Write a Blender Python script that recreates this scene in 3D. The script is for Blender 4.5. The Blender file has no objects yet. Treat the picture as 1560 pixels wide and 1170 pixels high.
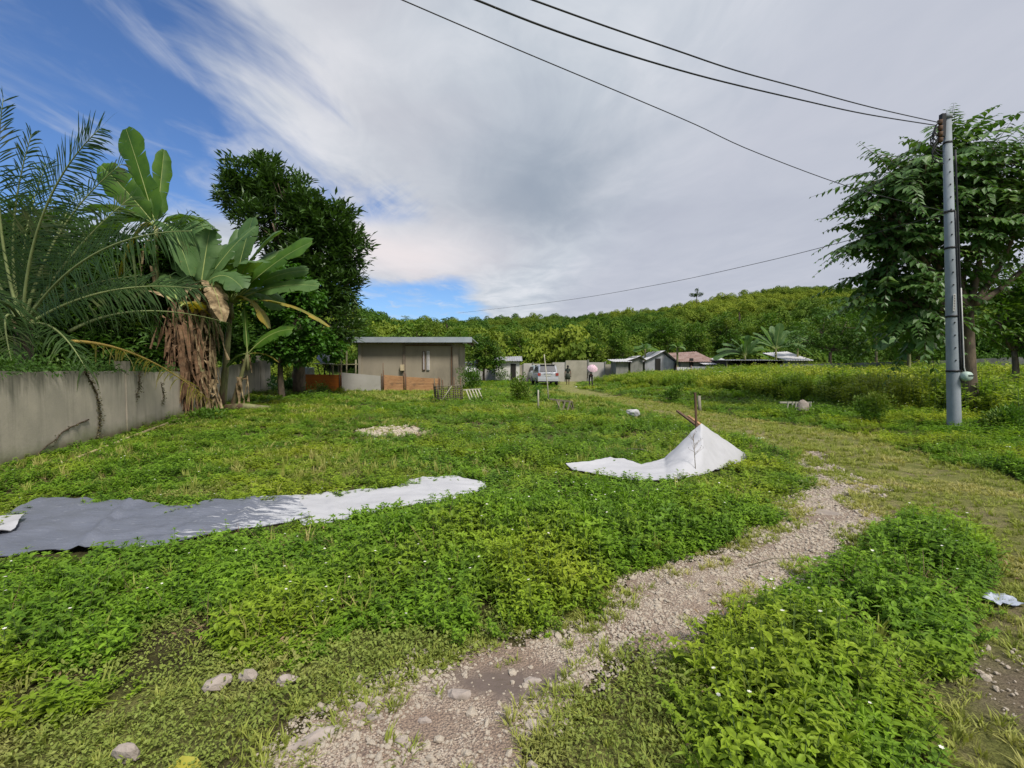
import bpy, math, random
import numpy as np
from mathutils import Vector, Matrix, Euler, noise as mnoise
random.seed(7); RNG = np.random.default_rng(11)
PI = math.pi
scene = bpy.context.scene
COL = scene.collection
# ------------------------------------------------------------------ camera maths
CAMH = 1.6; PITCH = math.radians(2.15); FPX = 720.0
def ray(px, py):
    x = (px-780)/FPX; z = (585-py)/FPX
    return np.array([x, math.cos(PITCH)+math.sin(PITCH)*z, -math.sin(PITCH)+math.cos(PITCH)*z])
def sstep(a, b, x):
    t = np.clip((x-a)/(b-a), 0, 1); return t*t*(3-2*t)
def gh(x, y):
    x = np.asarray(x, float); y = np.asarray(y, float)
    b = 0.025*np.sin(x*.9+1)*np.cos(y*.7) + .018*np.sin(2.1*x+y*1.7) + .012*np.sin(4.3*x-3.1*y)
    b = b*sstep(60, 30, y)
    return b + 0.55*sstep(15, 34, y)*sstep(2, 9, x-0.1*y)
def G(px, py, h=0.0):
    """world point seen at a pixel of the photograph, h above the ground"""
    d = ray(px, py); z = h
    for _ in range(12):
        t = (z-CAMH)/d[2]; x, y = d[0]*t, d[1]*t
        z = .5*z + .5*(h+float(gh(x, y)))
    return Vector((x, y, z))
def P(px, py, Y):
    d = ray(px, py); t = Y/d[1]
    return Vector((d[0]*t, Y, CAMH+d[2]*t))
def GX(px, Y, h=0):
    x = (px-780)/FPX*Y*1.0
    return Vector((x, Y, float(gh(x, Y))+h))
# ------------------------------------------------------------------ mesh builder
def nrm(a):
    return a/np.maximum(np.linalg.norm(a, axis=-1, keepdims=True), 1e-9)
class MB:
    def __init__(s): s.b = []; s.n = 0
    def add(s, V, F, mi=0, smooth=False):
        V = np.asarray(V, float).reshape(-1, 3); F = np.asarray(F, int)
        if F.ndim == 1: F = F.reshape(1, -1)
        s.b.append((V, F+s.n, mi, smooth)); s.n += len(V)
    def addf(s, V, faces, mi=0, smooth=False):
        V = np.asarray(V, float).reshape(-1, 3); first = True
        by = {}
        for f in faces: by.setdefault(len(f), []).append(f)
        base = s.n
        for k, fs in by.items():
            s.b.append((V if first else np.zeros((0, 3)), np.array(fs)+base, mi, smooth)); first = False
        s.n += len(V)
    def box(s, c, sz, rot=0, mi=0, mat=None, bev=0):
        hx, hy, hz = sz[0]/2, sz[1]/2, sz[2]/2
        v = np.array([(x, y, z) for z in (-hz, hz) for y in (-hy, hy) for x in (-hx, hx)])
        M = Matrix.Rotation(rot, 3, 'Z') if mat is None else mat
        v = v @ np.array(M).T + np.array(c)
        s.add(v, [(0, 2, 3, 1), (4, 5, 7, 6), (0, 1, 5, 4), (1, 3, 7, 5), (3, 2, 6, 7), (2, 0, 4, 6)], mi)
    def tube(s, pts, r, n=6, mi=0, smooth=True, caps=True):
        pts = [Vector(p) for p in pts]; m = len(pts)
        if not hasattr(r, '__len__'): r = [r]*m
        V = []; up = Vector((0, 0, 1)); prev = None
        for i, p in enumerate(pts):
            t = (pts[min(i+1, m-1)]-pts[max(i-1, 0)])
            if t.length < 1e-9: t = up.copy()
            t.normalize()
            if prev is None:
                a = Vector((1, 0, 0)) if abs(t.z) > .9 else up
                u = t.cross(a).normalized()
            else:
                u = prev - t*prev.dot(t)
                u = u.normalized() if u.length > 1e-6 else t.orthogonal().normalized()
            prev = u; w = t.cross(u)
            for k in range(n):
                an = 2*PI*k/n; V.append(p+(u*math.cos(an)+w*math.sin(an))*r[i])
        F = [(i*n+k, i*n+(k+1) % n, (i+1)*n+(k+1) % n, (i+1)*n+k) for i in range(m-1) for k in range(n)]
        if caps: F += [tuple(range(n-1, -1, -1)), tuple((m-1)*n+k for k in range(n))]
        s.addf([tuple(v) for v in V], F, mi, smooth)
    def bar(s, a, b, w, t=None, mi=0):
        a = Vector(a); b = Vector(b); d = b-a; L = d.length; t = t or w
        q = d.to_track_quat('X', 'Z').to_matrix()
        s.box(((a+b)/2), (L, w, t), mat=q, mi=mi)
    def prism(s, poly, y0, y1, mi=0):   # poly in (x,z) extruded along y
        n = len(poly); V = [(x, y0, z) for x, z in poly]+[(x, y1, z) for x, z in poly]
        F = [tuple(range(n)), tuple(range(2*n-1, n-1, -1))]+[(i, i+n, (i+1) % n+n, (i+1) % n) for i in range(n)]
        s.addf(V, F, mi)
    def grid(s, A, mi=0, smooth=True, thick=0):
        A = np.asarray(A, float); m, n = A.shape[:2]
        I = np.arange(m*n).reshape(m, n)
        F = np.stack([I[:-1, :-1], I[1:, :-1], I[1:, 1:], I[:-1, 1:]], -1).reshape(-1, 4)
        s.add(A.reshape(-1, 3), F, mi, smooth)
    def xform(s, M):
        M = np.array(M); s.b = [((V@M[:3, :3].T+M[:3, 3]) if len(V) else V, F, a, c) for V, F, a, c in s.b]
    def mesh(s, name, mats, origin=(0, 0, 0)):
        V = np.concatenate([b[0] for b in s.b])-np.array(origin)
        me = bpy.data.meshes.new(name)
        me.vertices.add(len(V)); me.vertices.foreach_set('co', V.astype(np.float32).ravel())
        lv = np.concatenate([b[1].ravel() for b in s.b]); tot = np.concatenate([np.full(len(b[1]), b[1].shape[1]) for b in s.b])
        mi = np.concatenate([np.full(len(b[1]), b[2]) for b in s.b]); sm = np.concatenate([np.full(len(b[1]), b[3]) for b in s.b])
        me.loops.add(len(lv)); me.loops.foreach_set('vertex_index', lv.astype(np.int32))
        me.polygons.add(len(tot)); st = np.concatenate([[0], np.cumsum(tot)[:-1]])
        me.polygons.foreach_set('loop_start', st.astype(np.int32)); me.polygons.foreach_set('loop_total', tot.astype(np.int32))
        me.polygons.foreach_set('material_index', mi.astype(np.int32)); me.polygons.foreach_set('use_smooth', sm.astype(bool))
        for m in (mats if isinstance(mats, (list, tuple)) else [mats]): me.materials.append(m)
        me.update(calc_edges=True); me.validate()
        return me
    def build(s, name, mats, parent=None, origin=None, label=None):
        if origin is None: origin = parent.location if parent and parent.parent is None else (parent['_o'] if parent else (0, 0, 0))
        o = bpy.data.objects.new(name, s.mesh(name, mats, origin)); COL.objects.link(o)
        if parent: o.parent = parent
        else: o.location = origin
        if label: o['label'] = label
        return o
def tag(o, label=None, cat=None, group=None, kind=None):
    if label: o['label'] = label
    if cat: o['category'] = cat
    if group: o['group'] = group
    if kind: o['kind'] = kind
    return o
def thing(name, loc, label, cat, group=None):
    o = bpy.data.objects.new(name, None); COL.objects.link(o); o.location = loc; o.empty_display_size = .2
    return tag(o, label, cat, group)
def sub(mb, name, mats, part):          # sub-part: parent sits at the thing's origin
    o = bpy.data.objects.new(name, mb.mesh(name, mats, part.parent.location)); COL.objects.link(o); o.parent = part
    return o
# ------------------------------------------------------------------ leaves
T_RH = (np.array([(0, 0, 0), (.45, .5, .06), (1, 0, -.05), (.45, -.5, .06)]), np.array([(0, 2, 1), (0, 3, 2)]))
T_LF = (np.array([(0, 0, 0), (.3, .42, .07), (.3, 0, 0), (.3, -.42, .07), (.68, .36, -.01), (.7, 0, -.09), (.68, -.36, -.01), (1, 0, -.28)]),
        np.array([(0, 2, 1), (0, 3, 2), (1, 2, 5), (1, 5, 4), (2, 3, 6), (2, 6, 5), (4, 5, 7), (5, 6, 7)]))
def leafset(mb, pos, ax, nr, L, W, tmpl=T_RH, mi=0, smooth=False):
    pos = np.asarray(pos, float); ax = nrm(np.asarray(ax, float)); nr = np.asarray(nr, float)
    side = nrm(np.cross(nr, ax)); nr = nrm(np.cross(ax, side))
    T, F = tmpl; N = len(pos)
    L = np.broadcast_to(L, (N,)); W = np.broadcast_to(W, (N,))
    V = pos[:, None]+ax[:, None]*(T[None, :, :1]*L[:, None, None])+side[:, None]*(T[None, :, 1:2]*W[:, None, None])+nr[:, None]*(T[None, :, 2:]*L[:, None, None])
    FF = F[None]+(np.arange(N)*len(T))[:, None, None]
    mb.add(V.reshape(-1, 3), FF.reshape(-1, 3), mi, smooth)
def rnd(n, k=3): return RNG.normal(size=(n, k))
# ------------------------------------------------------------------ polygons on the ground
def gpoly(pts, h=0): return np.array([tuple(G(x, y, h))[:2] for x, y in pts])
def sdist(poly, X, Y):
    X = np.asarray(X, float); Y = np.asarray(Y, float)
    ins = np.zeros(X.shape, bool); d = np.full(X.shape, 1e9); n = len(poly)
    for i in range(n):
        x0, y0 = poly[i]; x1, y1 = poly[(i+1) % n]
        c = (y0 > Y) != (y1 > Y)
        xi = x0+(Y-y0)*(x1-x0)/(y1-y0 if abs(y1-y0) > 1e-9 else 1e-9)
        ins ^= c & (X < xi)
        ex, ey = x1-x0, y1-y0; t = np.clip(((X-x0)*ex+(Y-y0)*ey)/max(ex*ex+ey*ey, 1e-9), 0, 1)
        d = np.minimum(d, np.hypot(X-x0-t*ex, Y-y0-t*ey))
    return np.where(ins, d, -d)      # positive inside
def vnoise(X, Y, sc, seed=0):
    X = np.asarray(X, float)*sc+seed*17.3; Y = np.asarray(Y, float)*sc+seed*9.1
    xi = np.floor(X).astype(int); yi = np.floor(Y).astype(int); fx = X-xi; fy = Y-yi
    fx = fx*fx*(3-2*fx); fy = fy*fy*(3-2*fy)
    def h(a, b):
        n = (a*374761393+b*668265263+seed*1442695) & 0x7fffffff
        n = ((n ^ (n >> 13))*1274126177) & 0x7fffffff
        return ((n ^ (n >> 16)) & 0xffff)/65535.
    return (h(xi, yi)*(1-fx)+h(xi+1, yi)*fx)*(1-fy)+(h(xi, yi+1)*(1-fx)+h(xi+1, yi+1)*fx)*fy
def fnoise(X, Y, sc, seed=0): return (vnoise(X, Y, sc, seed)*.55+vnoise(X, Y, sc*2.1, seed+1)*.3+vnoise(X, Y, sc*4.3, seed+2)*.15)
# ------------------------------------------------------------------ materials
def newmat(name):
    m = bpy.data.materials.new(name); m.use_nodes = True; nt = m.node_tree; nt.nodes.clear()
    out = nt.nodes.new('ShaderNodeOutputMaterial'); return m, nt, out
def N(nt, t, **kw):
    n = nt.nodes.new(t)
    for k, v in kw.items():
        if k.startswith('i_'):
            kk = k[2:]; n.inputs[int(kk) if kk.isdigit() else kk.replace('_', ' ')].default_value = v
        else: setattr(n, k, v)
    return n
def ramp(nt, fac, stops):
    r = nt.nodes.new('ShaderNodeValToRGB'); nt.links.new(fac, r.inputs[0])
    e = r.color_ramp.elements
    while len(e) < len(stops): e.new(.5)
    for i, (p, c) in enumerate(stops): e[i].position = p; e[i].color = c if len(c) == 4 else (*c, 1)
    return r.outputs[0]
def mixc(nt, f, a, b, mode='MIX'):
    m = nt.nodes.new('ShaderNodeMix'); m.data_type = 'RGBA'; m.blend_type = mode
    for s, v in ((m.inputs[0], f), (m.inputs[6], a), (m.inputs[7], b)):
        if hasattr(v, 'node'): nt.links.new(v, s)
        else: s.default_value = v if not isinstance(v, tuple) else ((*v, 1) if len(v) == 3 else v)
    return m.outputs[2]
def mth(nt, op, a, b=0.0, clamp=False):
    m = nt.nodes.new('ShaderNodeMath'); m.operation = op; m.use_clamp = clamp
    for s, v in ((m.inputs[0], a), (m.inputs[1], b)):
        if hasattr(v, 'node'): nt.links.new(v, s)
        else: s.default_value = v
    return m.outputs[0]
def noise(nt, vec, scale, detail=3, rough=.55):
    n = N(nt, 'ShaderNodeTexNoise', i_Scale=scale, i_Detail=detail, i_Roughness=rough)
    if vec is not None: nt.links.new(vec, n.inputs['Vector'])
    return n.outputs['Fac']
def wpos(nt): return nt.nodes.new('ShaderNodeNewGeometry').outputs['Position']
def opos(nt): return nt.nodes.new('ShaderNodeTexCoord').outputs['Object']
def vmul(nt, v, s):
    m = nt.nodes.new('ShaderNodeMapping'); m.inputs['Scale'].default_value = s; nt.links.new(v, m.inputs[0]); return m.outputs[0]
def lerp3(a, b, t): return tuple(a[i]*(1-t)+b[i]*t for i in range(3))
def foliage(name, dark, light, yellow=None, ysc=.25, trans=.35, rough=.5, spec=.3, ylo=.5, yhi=.68):
    m, nt, out = newmat(name)
    oi = nt.nodes.new('ShaderNodeObjectInfo'); p = wpos(nt)
    n1 = noise(nt, p, 2.7, 3, .6)
    ff = mth(nt, 'MULTIPLY', oi.outputs['Random'], .5)
    f = mth(nt, 'ADD', ff, mth(nt, 'MULTIPLY', mth(nt, 'SUBTRACT', n1, .28), 1.1), True)
    c = mixc(nt, f, dark, light)
    if yellow:
        n2 = noise(nt, p, ysc, 3, .6)
        c = mixc(nt, ramp(nt, n2, [(ylo, (0, 0, 0)), (yhi, (1, 1, 1))]), c, yellow)
    n3 = noise(nt, p, 38, 1)
    c = mixc(nt, .6, c, ramp(nt, n3, [(.3, (.55, .55, .55)), (.7, (1.35, 1.35, 1.35))]), 'MULTIPLY')
    b = N(nt, 'ShaderNodeBsdfPrincipled', i_Roughness=rough); b.inputs['Specular IOR Level'].default_value = spec
    nt.links.new(c, b.inputs['Base Color'])
    t = nt.nodes.new('ShaderNodeBsdfTranslucent'); tc = mixc(nt, 1.0, c, (1.15, 1.25, .5), 'MULTIPLY'); nt.links.new(tc, t.inputs[0])
    mx = nt.nodes.new('ShaderNodeMixShader'); mx.inputs[0].default_value = trans
    nt.links.new(b.outputs[0], mx.inputs[1]); nt.links.new(t.outputs[0], mx.inputs[2]); nt.links.new(mx.outputs[0], out.inputs[0])
    return m
def solid(name, c1, c2=None, scale=6, rough=.7, spec=.3, metal=0, bump=0, bscale=None, stretch=(1, 1, 1), lo=.35, hi=.65, c3=None, s3=2, l3=.5, h3=.65, detail=4):
    m, nt, out = newmat(name); v = vmul(nt, opos(nt), stretch)
    b = N(nt, 'ShaderNodeBsdfPrincipled', i_Roughness=rough, i_Metallic=metal); b.inputs['Specular IOR Level'].default_value = spec
    c2 = c2 or tuple(x*.8 for x in c1)
    n = noise(nt, v, scale, detail, .6)
    c = mixc(nt, ramp(nt, n, [(lo, (0, 0, 0)), (hi, (1, 1, 1))]), c1, c2)
    if c3: c = mixc(nt, ramp(nt, noise(nt, v, s3, 5, .65), [(l3, (0, 0, 0)), (h3, (1, 1, 1))]), c, c3)
    nt.links.new(c, b.inputs['Base Color'])
    if bump:
        bp = N(nt, 'ShaderNodeBump', i_Strength=bump, i_Distance=.02); nt.links.new(noise(nt, v, bscale or scale*4, 5, .6), bp.inputs['Height'])
        nt.links.new(bp.outputs[0], b.inputs['Normal'])
    nt.links.new(b.outputs[0], out.inputs[0]); return m
# ------------------------------------------------------------------ scatter (uncountable stuff only)
def scatter(name, protos, mats, pts, pick, rot, scl, label, modes='stuff'):
    K = len(protos); mb = MB(); ids = []
    for k, p in enumerate(protos):
        for V, F, a, c in p.b:
            mb.b.append((V, F+mb.n, a, c)); ids.append(np.full(len(V), k))
        mb.n += p.n
    pts = np.asarray(pts, float); n = len(pts)
    me = mb.mesh(name, mats); nv = len(me.vertices); assert nv == mb.n
    me.vertices.add(n)
    allv = np.concatenate([b[0] for b in mb.b]+[pts]).astype(np.float32); me.vertices.foreach_set('co', allv.ravel())
    def att(nm, ty, arr, key):
        a = me.attributes.new(nm, ty, 'POINT'); a.data.foreach_set(key, arr.ravel())
    att('proto', 'INT', np.concatenate(ids+[np.full(n, -1)]).astype(np.int32), 'value')
    att('pick', 'INT', np.concatenate([np.full(nv, -1), pick]).astype(np.int32), 'value')
    att('rot', 'FLOAT_VECTOR', np.concatenate([np.zeros((nv, 3)), rot]).astype(np.float32), 'vector')
    att('scl', 'FLOAT_VECTOR', np.concatenate([np.ones((nv, 3)), scl]).astype(np.float32), 'vector')
    me.update()
    o = bpy.data.objects.new(name, me); COL.objects.link(o)
    t = bpy.data.node_groups.new(name, 'GeometryNodeTree')
    t.interface.new_socket('Geometry', in_out='INPUT', socket_type='NodeSocketGeometry')
    t.interface.new_socket('Geometry', in_out='OUTPUT', socket_type='NodeSocketGeometry')
    gi = t.nodes.new('NodeGroupInput'); go = t.nodes.new('NodeGroupOutput'); jn = t.nodes.new('GeometryNodeJoinGeometry')
    def na(nm, ty):
        q = t.nodes.new('GeometryNodeInputNamedAttribute'); q.data_type = ty; q.inputs[0].default_value = nm
        return [s for s in q.outputs if s.enabled and s.name == 'Attribute'][0]
    pr, pk, ro, sc = na('proto', 'INT'), na('pick', 'INT'), na('rot', 'FLOAT_VECTOR'), na('scl', 'FLOAT_VECTOR')
    def sep(src, k):
        c = t.nodes.new('FunctionNodeCompare'); c.data_type = 'INT'; c.operation = 'EQUAL'
        ins = [s for s in c.inputs if s.enabled]; t.links.new(src, ins[0]); ins[1].default_value = k
        s = t.nodes.new('GeometryNodeSeparateGeometry'); s.domain = 'POINT'
        t.links.new(gi.outputs[0], s.inputs[0]); t.links.new(c.outputs[0], s.inputs[1]); return s.outputs[0]
    for k in range(K):
        ip = t.nodes.new('GeometryNodeInstanceOnPoints')
        t.links.new(sep(pk, k), ip.inputs['Points']); t.links.new(sep(pr, k), ip.inputs['Instance'])
        t.links.new(ro, ip.inputs['Rotation']); t.links.new(sc, ip.inputs['Scale']); t.links.new(ip.outputs[0], jn.inputs[0])
    t.links.new(jn.outputs[0], go.inputs[0])
    md = o.modifiers.new('scatter', 'NODES'); md.node_group = t
    tag(o, label, None, None, modes); return o
def yaw(n, tilt=.15): return np.stack([RNG.normal(0, tilt, n), RNG.normal(0, tilt, n), RNG.uniform(0, 2*PI, n)], 1)
# ================================================================== WORLD, SUN, CAMERA
SUN = Vector((.36, -.50, .79)).normalized()
w = bpy.data.worlds.new("World"); scene.world = w; w.use_nodes = True; nt = w.node_tree; nt.nodes.clear()
wo = nt.nodes.new('ShaderNodeOutputWorld'); bg = nt.nodes.new('ShaderNodeBackground'); nt.links.new(bg.outputs[0], wo.inputs[0])
sky = nt.nodes.new('ShaderNodeTexSky'); sky.sky_type = 'NISHITA'; sky.sun_disc = False
sky.sun_elevation = math.asin(SUN.z); sky.sun_rotation = math.atan2(SUN.x, SUN.y); sky.air_density = 1.0; sky.ozone_density = 2.0; sky.dust_density = .3
tc = nt.nodes.new('ShaderNodeTexCoord'); sp = nt.nodes.new('ShaderNodeSeparateXYZ'); nt.links.new(tc.outputs['Generated'], sp.inputs[0])
zz = mth(nt, 'MAXIMUM', sp.outputs[2], .04)
u = mth(nt, 'DIVIDE', sp.outputs[0], zz); v = mth(nt, 'DIVIDE', sp.outputs[1], zz)
cb = nt.nodes.new('ShaderNodeCombineXYZ'); nt.links.new(u, cb.inputs[0]); nt.links.new(v, cb.inputs[1])
def wn(sc, st, det=5, ro=.55, off=(0, 0, 0), rz=0):
    m = nt.nodes.new('ShaderNodeMapping'); m.inputs['Scale'].default_value = st; m.inputs['Location'].default_value = off; m.inputs['Rotation'].default_value = (0, 0, rz)
    nt.links.new(cb.outputs[0], m.inputs[0])
    n = N(nt, 'ShaderNodeTexNoise', i_Scale=sc, i_Detail=det, i_Roughness=ro, i_Distortion=.6); nt.links.new(m.outputs[0], n.inputs['Vector']); return n.outputs['Fac']
def sm(x, a, b):
    m = nt.nodes.new('ShaderNodeMapRange'); m.interpolation_type = 'SMOOTHSTEP'; nt.links.new(x, m.inputs[0])
    m.inputs[1].default_value = a; m.inputs[2].default_value = b; return m.outputs[0]
def mul(a, b): return mth(nt, 'MULTIPLY', a, b)
def ad(a, b): return mth(nt, 'ADD', a, b)
nA = wn(1.1, (1, .55, 1), 6, .6, (3.1, 1.7, 0), .25); nB = wn(.8, (1, .7, 1), 5, .55, (7, 2, 0)); nC = wn(3.0, (1, .45, 1), 5, .6, (1, 5, 0), .2)
uu = ad(ad(u, mul(mth(nt, 'SUBTRACT', nA, .5), 1.5)), mul(mth(nt, 'SUBTRACT', nC, .5), .35))
b1 = mul(mth(nt, 'SUBTRACT', 1.0, sm(uu, -1.2, -.72)), mth(nt, 'SUBTRACT', 1.0, sm(v, 2.9, 3.5)))
vv = ad(v, mul(mth(nt, 'SUBTRACT', nA, .5), 2.0)); u2 = ad(u, mul(mth(nt, 'SUBTRACT', nB, .5), .8))
b2 = mul(sm(vv, 5.2, 6.0), mth(nt, 'SUBTRACT', 1.0, sm(u2, -.75, -.35)))
blue = mth(nt, 'MAXIMUM', b1, b2)
# thin veil streaks inside the clear part
blue = mul(blue, mth(nt, 'SUBTRACT', 1.0, mul(sm(nC, .48, .8), .6)))
blue = mul(blue, mth(nt, 'SUBTRACT', 1.0, mul(sm(nA, .52, .75), .4)))
skyc = mixc(nt, 1.0, sky.outputs[0], (.078, .102, .138), 'MULTIPLY')
lum = ad(mul(sm(nB, .3, .7), .45), mul(sm(nC, .25, .75), .35))
cloud = ramp(nt, ad(lum, .08), [(0, (.42, .47, .56)), (.45, (.58, .63, .70)), (.95, (.80, .82, .87))])
def gauss(cx, cy, sx, sy):
    a = mth(nt, 'DIVIDE', mth(nt, 'SUBTRACT', uw, cx), sx); b = mth(nt, 'DIVIDE', mth(nt, 'SUBTRACT', vw, cy), sy)
    return mth(nt, 'EXPONENT', mul(ad(mul(a, a), mul(b, b)), -1.0))
uw = ad(u, mul(mth(nt, 'SUBTRACT', nB, .5), .9)); vw = ad(v, mul(mth(nt, 'SUBTRACT', nA, .5), 1.6))
dark = mul(gauss(.12, 2.75, .6, .9), .8)
cloud = mixc(nt, dark, cloud, (.27, .33, .42))
brt = ad(mul(gauss(-1.0, 4.3, .75, 1.3), .9), mul(gauss(-.6, 1.6, .35, .8), .25))
cloud = mixc(nt, mth(nt, 'MINIMUM', brt, 1.0), cloud, (.86, .79, .80))
right = mul(sm(u, .2, 1.2), .75)
cloud = mixc(nt, right, cloud, (.50, .525, .62))
fin = mixc(nt, blue, cloud, skyc)
below = sm(sp.outputs[2], -.02, .0)
fin = mixc(nt, below, (.10, .13, .06), fin)
nt.links.new(fin, bg.inputs[0]); bg.inputs[1].default_value = 1.0
sl = bpy.data.lights.new('sun', 'SUN'); sl.energy = 4.3; sl.angle = math.radians(14); sl.color = (1, .955, .88)
so = bpy.data.objects.new('sun', sl); COL.objects.link(so); so.rotation_euler = SUN.to_track_quat('Z', 'Y').to_euler(); so.location = (0, 0, 40)
cam = bpy.data.cameras.new('camera'); cam.sensor_width = 36; cam.lens = 36*FPX/1560; cam.clip_end = 2000; cam.clip_start = .05
co = bpy.data.objects.new('camera', cam); COL.objects.link(co); co.location = (0, 0, CAMH); co.rotation_euler = (PI/2-PITCH, 0, 0); scene.camera = co
scene.view_settings.view_transform = 'Standard'; scene.view_settings.look = 'None'; scene.view_settings.exposure = 0; scene.view_settings.gamma = 1
# ================================================================== GROUND ZONES
Z_PATH = gpoly([(300, 1300), (380, 1170), (440, 1108), (540, 1058), (640, 1028), (760, 985), (860, 962), (915, 925), (945, 885), (1060, 855), (1130, 822), (1190, 796), (1215, 765), (1235, 738), (1222, 708), (1203, 688), (1242, 686), (1262, 716), (1295, 735), (1345, 743), (1300, 762), (1350, 788), (1315, 818), (1260, 860), (1190, 905), (1120, 950), (1050, 985), (960, 1012), (905, 1060), (850, 1088), (820, 1125), (770, 1170), (740, 1300)])
Z_LEFT = gpoly([(-500, 1330), (-150, 1170), (0, 1128), (130, 1085), (230, 1050), (330, 1032), (440, 1010), (560, 968), (640, 955), (720, 978), (800, 965), (880, 945), (925, 910), (950, 872), (1060, 848), (1130, 815), (1190, 790), (1212, 762), (1226, 730), (1200, 692), (1150, 674), (1080, 655), (1000, 632), (930, 613), (880, 602), (850, 594), (850, 570), (-2200, 570), (-2200, 900)])
Z_FAR = gpoly([(880, 592), (960, 606), (1040, 617), (1110, 634), (1200, 646), (1290, 660), (1380, 688), (1460, 708), (1560, 735), (1900, 800), (2600, 760), (2600, 568), (880, 568)])
Z_ISL = gpoly([(1180, 922), (1260, 890), (1320, 838), (1360, 802), (1400, 785), (1460, 805), (1495, 840), (1500, 900), (1470, 965), (1440, 1015), (1400, 1070), (1375, 1120), (1385, 1180), (1385, 1400), (1080, 1400), (1065, 1170), (1045, 1090), (1050, 1020), (1085, 985), (1130, 955)])
Z_RUB = gpoly([(548, 656), (600, 651), (655, 656), (640, 663), (560, 664)])
Z_DIRT = gpoly([(1440, 1000), (1500, 985), (1600, 1010), (1700, 1080), (1700, 1150), (1560, 1120), (1470, 1080)])
TARP_G = [((62, 757), (-150, 862)), ((115, 757), (-20, 850)), ((200, 762), (110, 843)), ((270, 769), (232, 836)), ((332, 760), (262, 830)), ((450, 755), (478, 792))]
TARP_W = [((440, 756), (460, 800)), ((520, 748), (540, 790)), ((600, 741), (610, 772)), ((632, 728), (660, 765)), ((690, 725), (705, 756)), ((737, 734), (742, 742))]
TARP_T = [(862, 706, 872, 714, .12), (900, 702, 895, 719, .13), (922, 698, 930, 726, .14), (950, 698, 962, 731, .14), (977, 707, 985, 731, .11), (1012, 698, 1015, 730, .15), (1040, 671, 1042, 728, .41), (1068, 645, 1072, 722, .68), (1100, 667, 1102, 712, .42), (1136, 691, 1138, 699, .15)]
Z_TG = gpoly([a for a, b in TARP_G]+[b for a, b in TARP_G[::-1]], .1)
Z_TW = gpoly([a for a, b in TARP_W]+[b for a, b in TARP_W[::-1]], .08)
Z_TT = np.array([tuple(G(a, b, h))[:2] for a, b, _, _, h in TARP_T]+[tuple(G(c, d, .1))[:2] for _, _, c, d, _ in TARP_T[::-1]])
def zones(X, Y):
    wob = (fnoise(X, Y, 2.2, 5)-.5)*.5*np.clip(Y/5, .5, 2.2)
    z = {k: sdist(p, X, Y)+wob*(.7 if k in 'plf' else .4) for k, p in (('p', Z_PATH), ('l', Z_LEFT), ('f', Z_FAR), ('i', Z_ISL))}
    z['herb'] = np.maximum(np.maximum(z['l'], z['f']), z['i'])
    z['tarp'] = np.maximum(np.maximum(sdist(Z_TG, X, Y), sdist(Z_TW, X, Y)), sdist(Z_TT, X, Y))
    z['rub'] = sdist(Z_RUB, X, Y)+wob*.3; z['dirt'] = sdist(Z_DIRT, X, Y)+wob
    return z
# ------------------------------------------------------------------ ground sheet
def lines(lo, a, b, hi, st, k=1.18):
    L = list(np.arange(a, b, st)); s = st; x = L[-1]
    while x < hi: s = min(s*k, 25); x += s; L.append(x)
    s = st; x = a
    while x > lo: s = min(s*k, 25); x -= s; L.insert(0, x)
    return np.array(L)
gx = lines(-420, -10, 13, 420, .09); gy = lines(-60, 1.2, 18, 420, .09)
GXX, GYY = np.meshgrid(gx, gy, indexing='ij'); zz0 = zones(GXX, GYY)
GZ = gh(GXX, GYY)
mb = MB(); mb.grid(np.stack([GXX, GYY, GZ], -1))
m, nt, out = newmat('ground_soil_and_grass')
p = wpos(nt); att = nt.nodes.new('ShaderNodeAttribute'); att.attribute_name = 'zone'; sx = nt.nodes.new('ShaderNodeSeparateColor'); nt.links.new(att.outputs['Color'], sx.inputs[0])
soil = mixc(nt, ramp(nt, noise(nt, p, 9, 6, .7), [(.35, (0, 0, 0)), (.65, (1, 1, 1))]), (.055, .042, .028), (.12, .095, .06))
gr = mixc(nt, ramp(nt, noise(nt, p, 3, 6, .7), [(.35, (0, 0, 0)), (.62, (1, 1, 1))]), (.17, .19, .05), (.31, .30, .11))
gr = mixc(nt, ramp(nt, noise(nt, p, 24, 5, .75), [(.4, (0, 0, 0)), (.7, (1, 1, 1))]), gr, (.10, .12, .035))
gr = mixc(nt, ramp(nt, noise(nt, p, 1.1, 6, .75), [(.52, (0, 0, 0)), (.66, (1, 1, 1))]), gr, (.26, .215, .14))
hb = mixc(nt, ramp(nt, noise(nt, p, 5, 5, .7), [(.35, (0, 0, 0)), (.65, (1, 1, 1))]), (.05, .045, .022), (.10, .10, .035))
c = mixc(nt, sx.outputs[0], gr, hb); c = mixc(nt, mth(nt, 'MULTIPLY', sx.outputs[1], .85), c, soil)
c = mixc(nt, sx.outputs[2], c, mixc(nt, noise(nt, p, 30, 4, .7), (.12, .09, .06), (.34, .28, .22)))
c = mixc(nt, .8, c, ramp(nt, noise(nt, p, 95, 4, .8), [(.35, (.35, .33, .3)), (.62, (1.5, 1.45, 1.35))]), 'MULTIPLY')
b = N(nt, 'ShaderNodeBsdfPrincipled', i_Roughness=.95); b.inputs['Specular IOR Level'].default_value = .1; nt.links.new(c, b.inputs['Base Color'])
bp = N(nt, 'ShaderNodeBump', i_Strength=1.0, i_Distance=.04); nt.links.new(noise(nt, p, 30, 8, .8), bp.inputs['Height']); nt.links.new(bp.outputs[0], b.inputs['Normal']); nt.links.new(b.outputs[0], out.inputs[0])
ground = mb.build('ground', m); tag(ground, 'grassy ground of the open field', kind='structure')
ca = ground.data.color_attributes.new('zone', 'FLOAT_COLOR', 'POINT')
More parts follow.
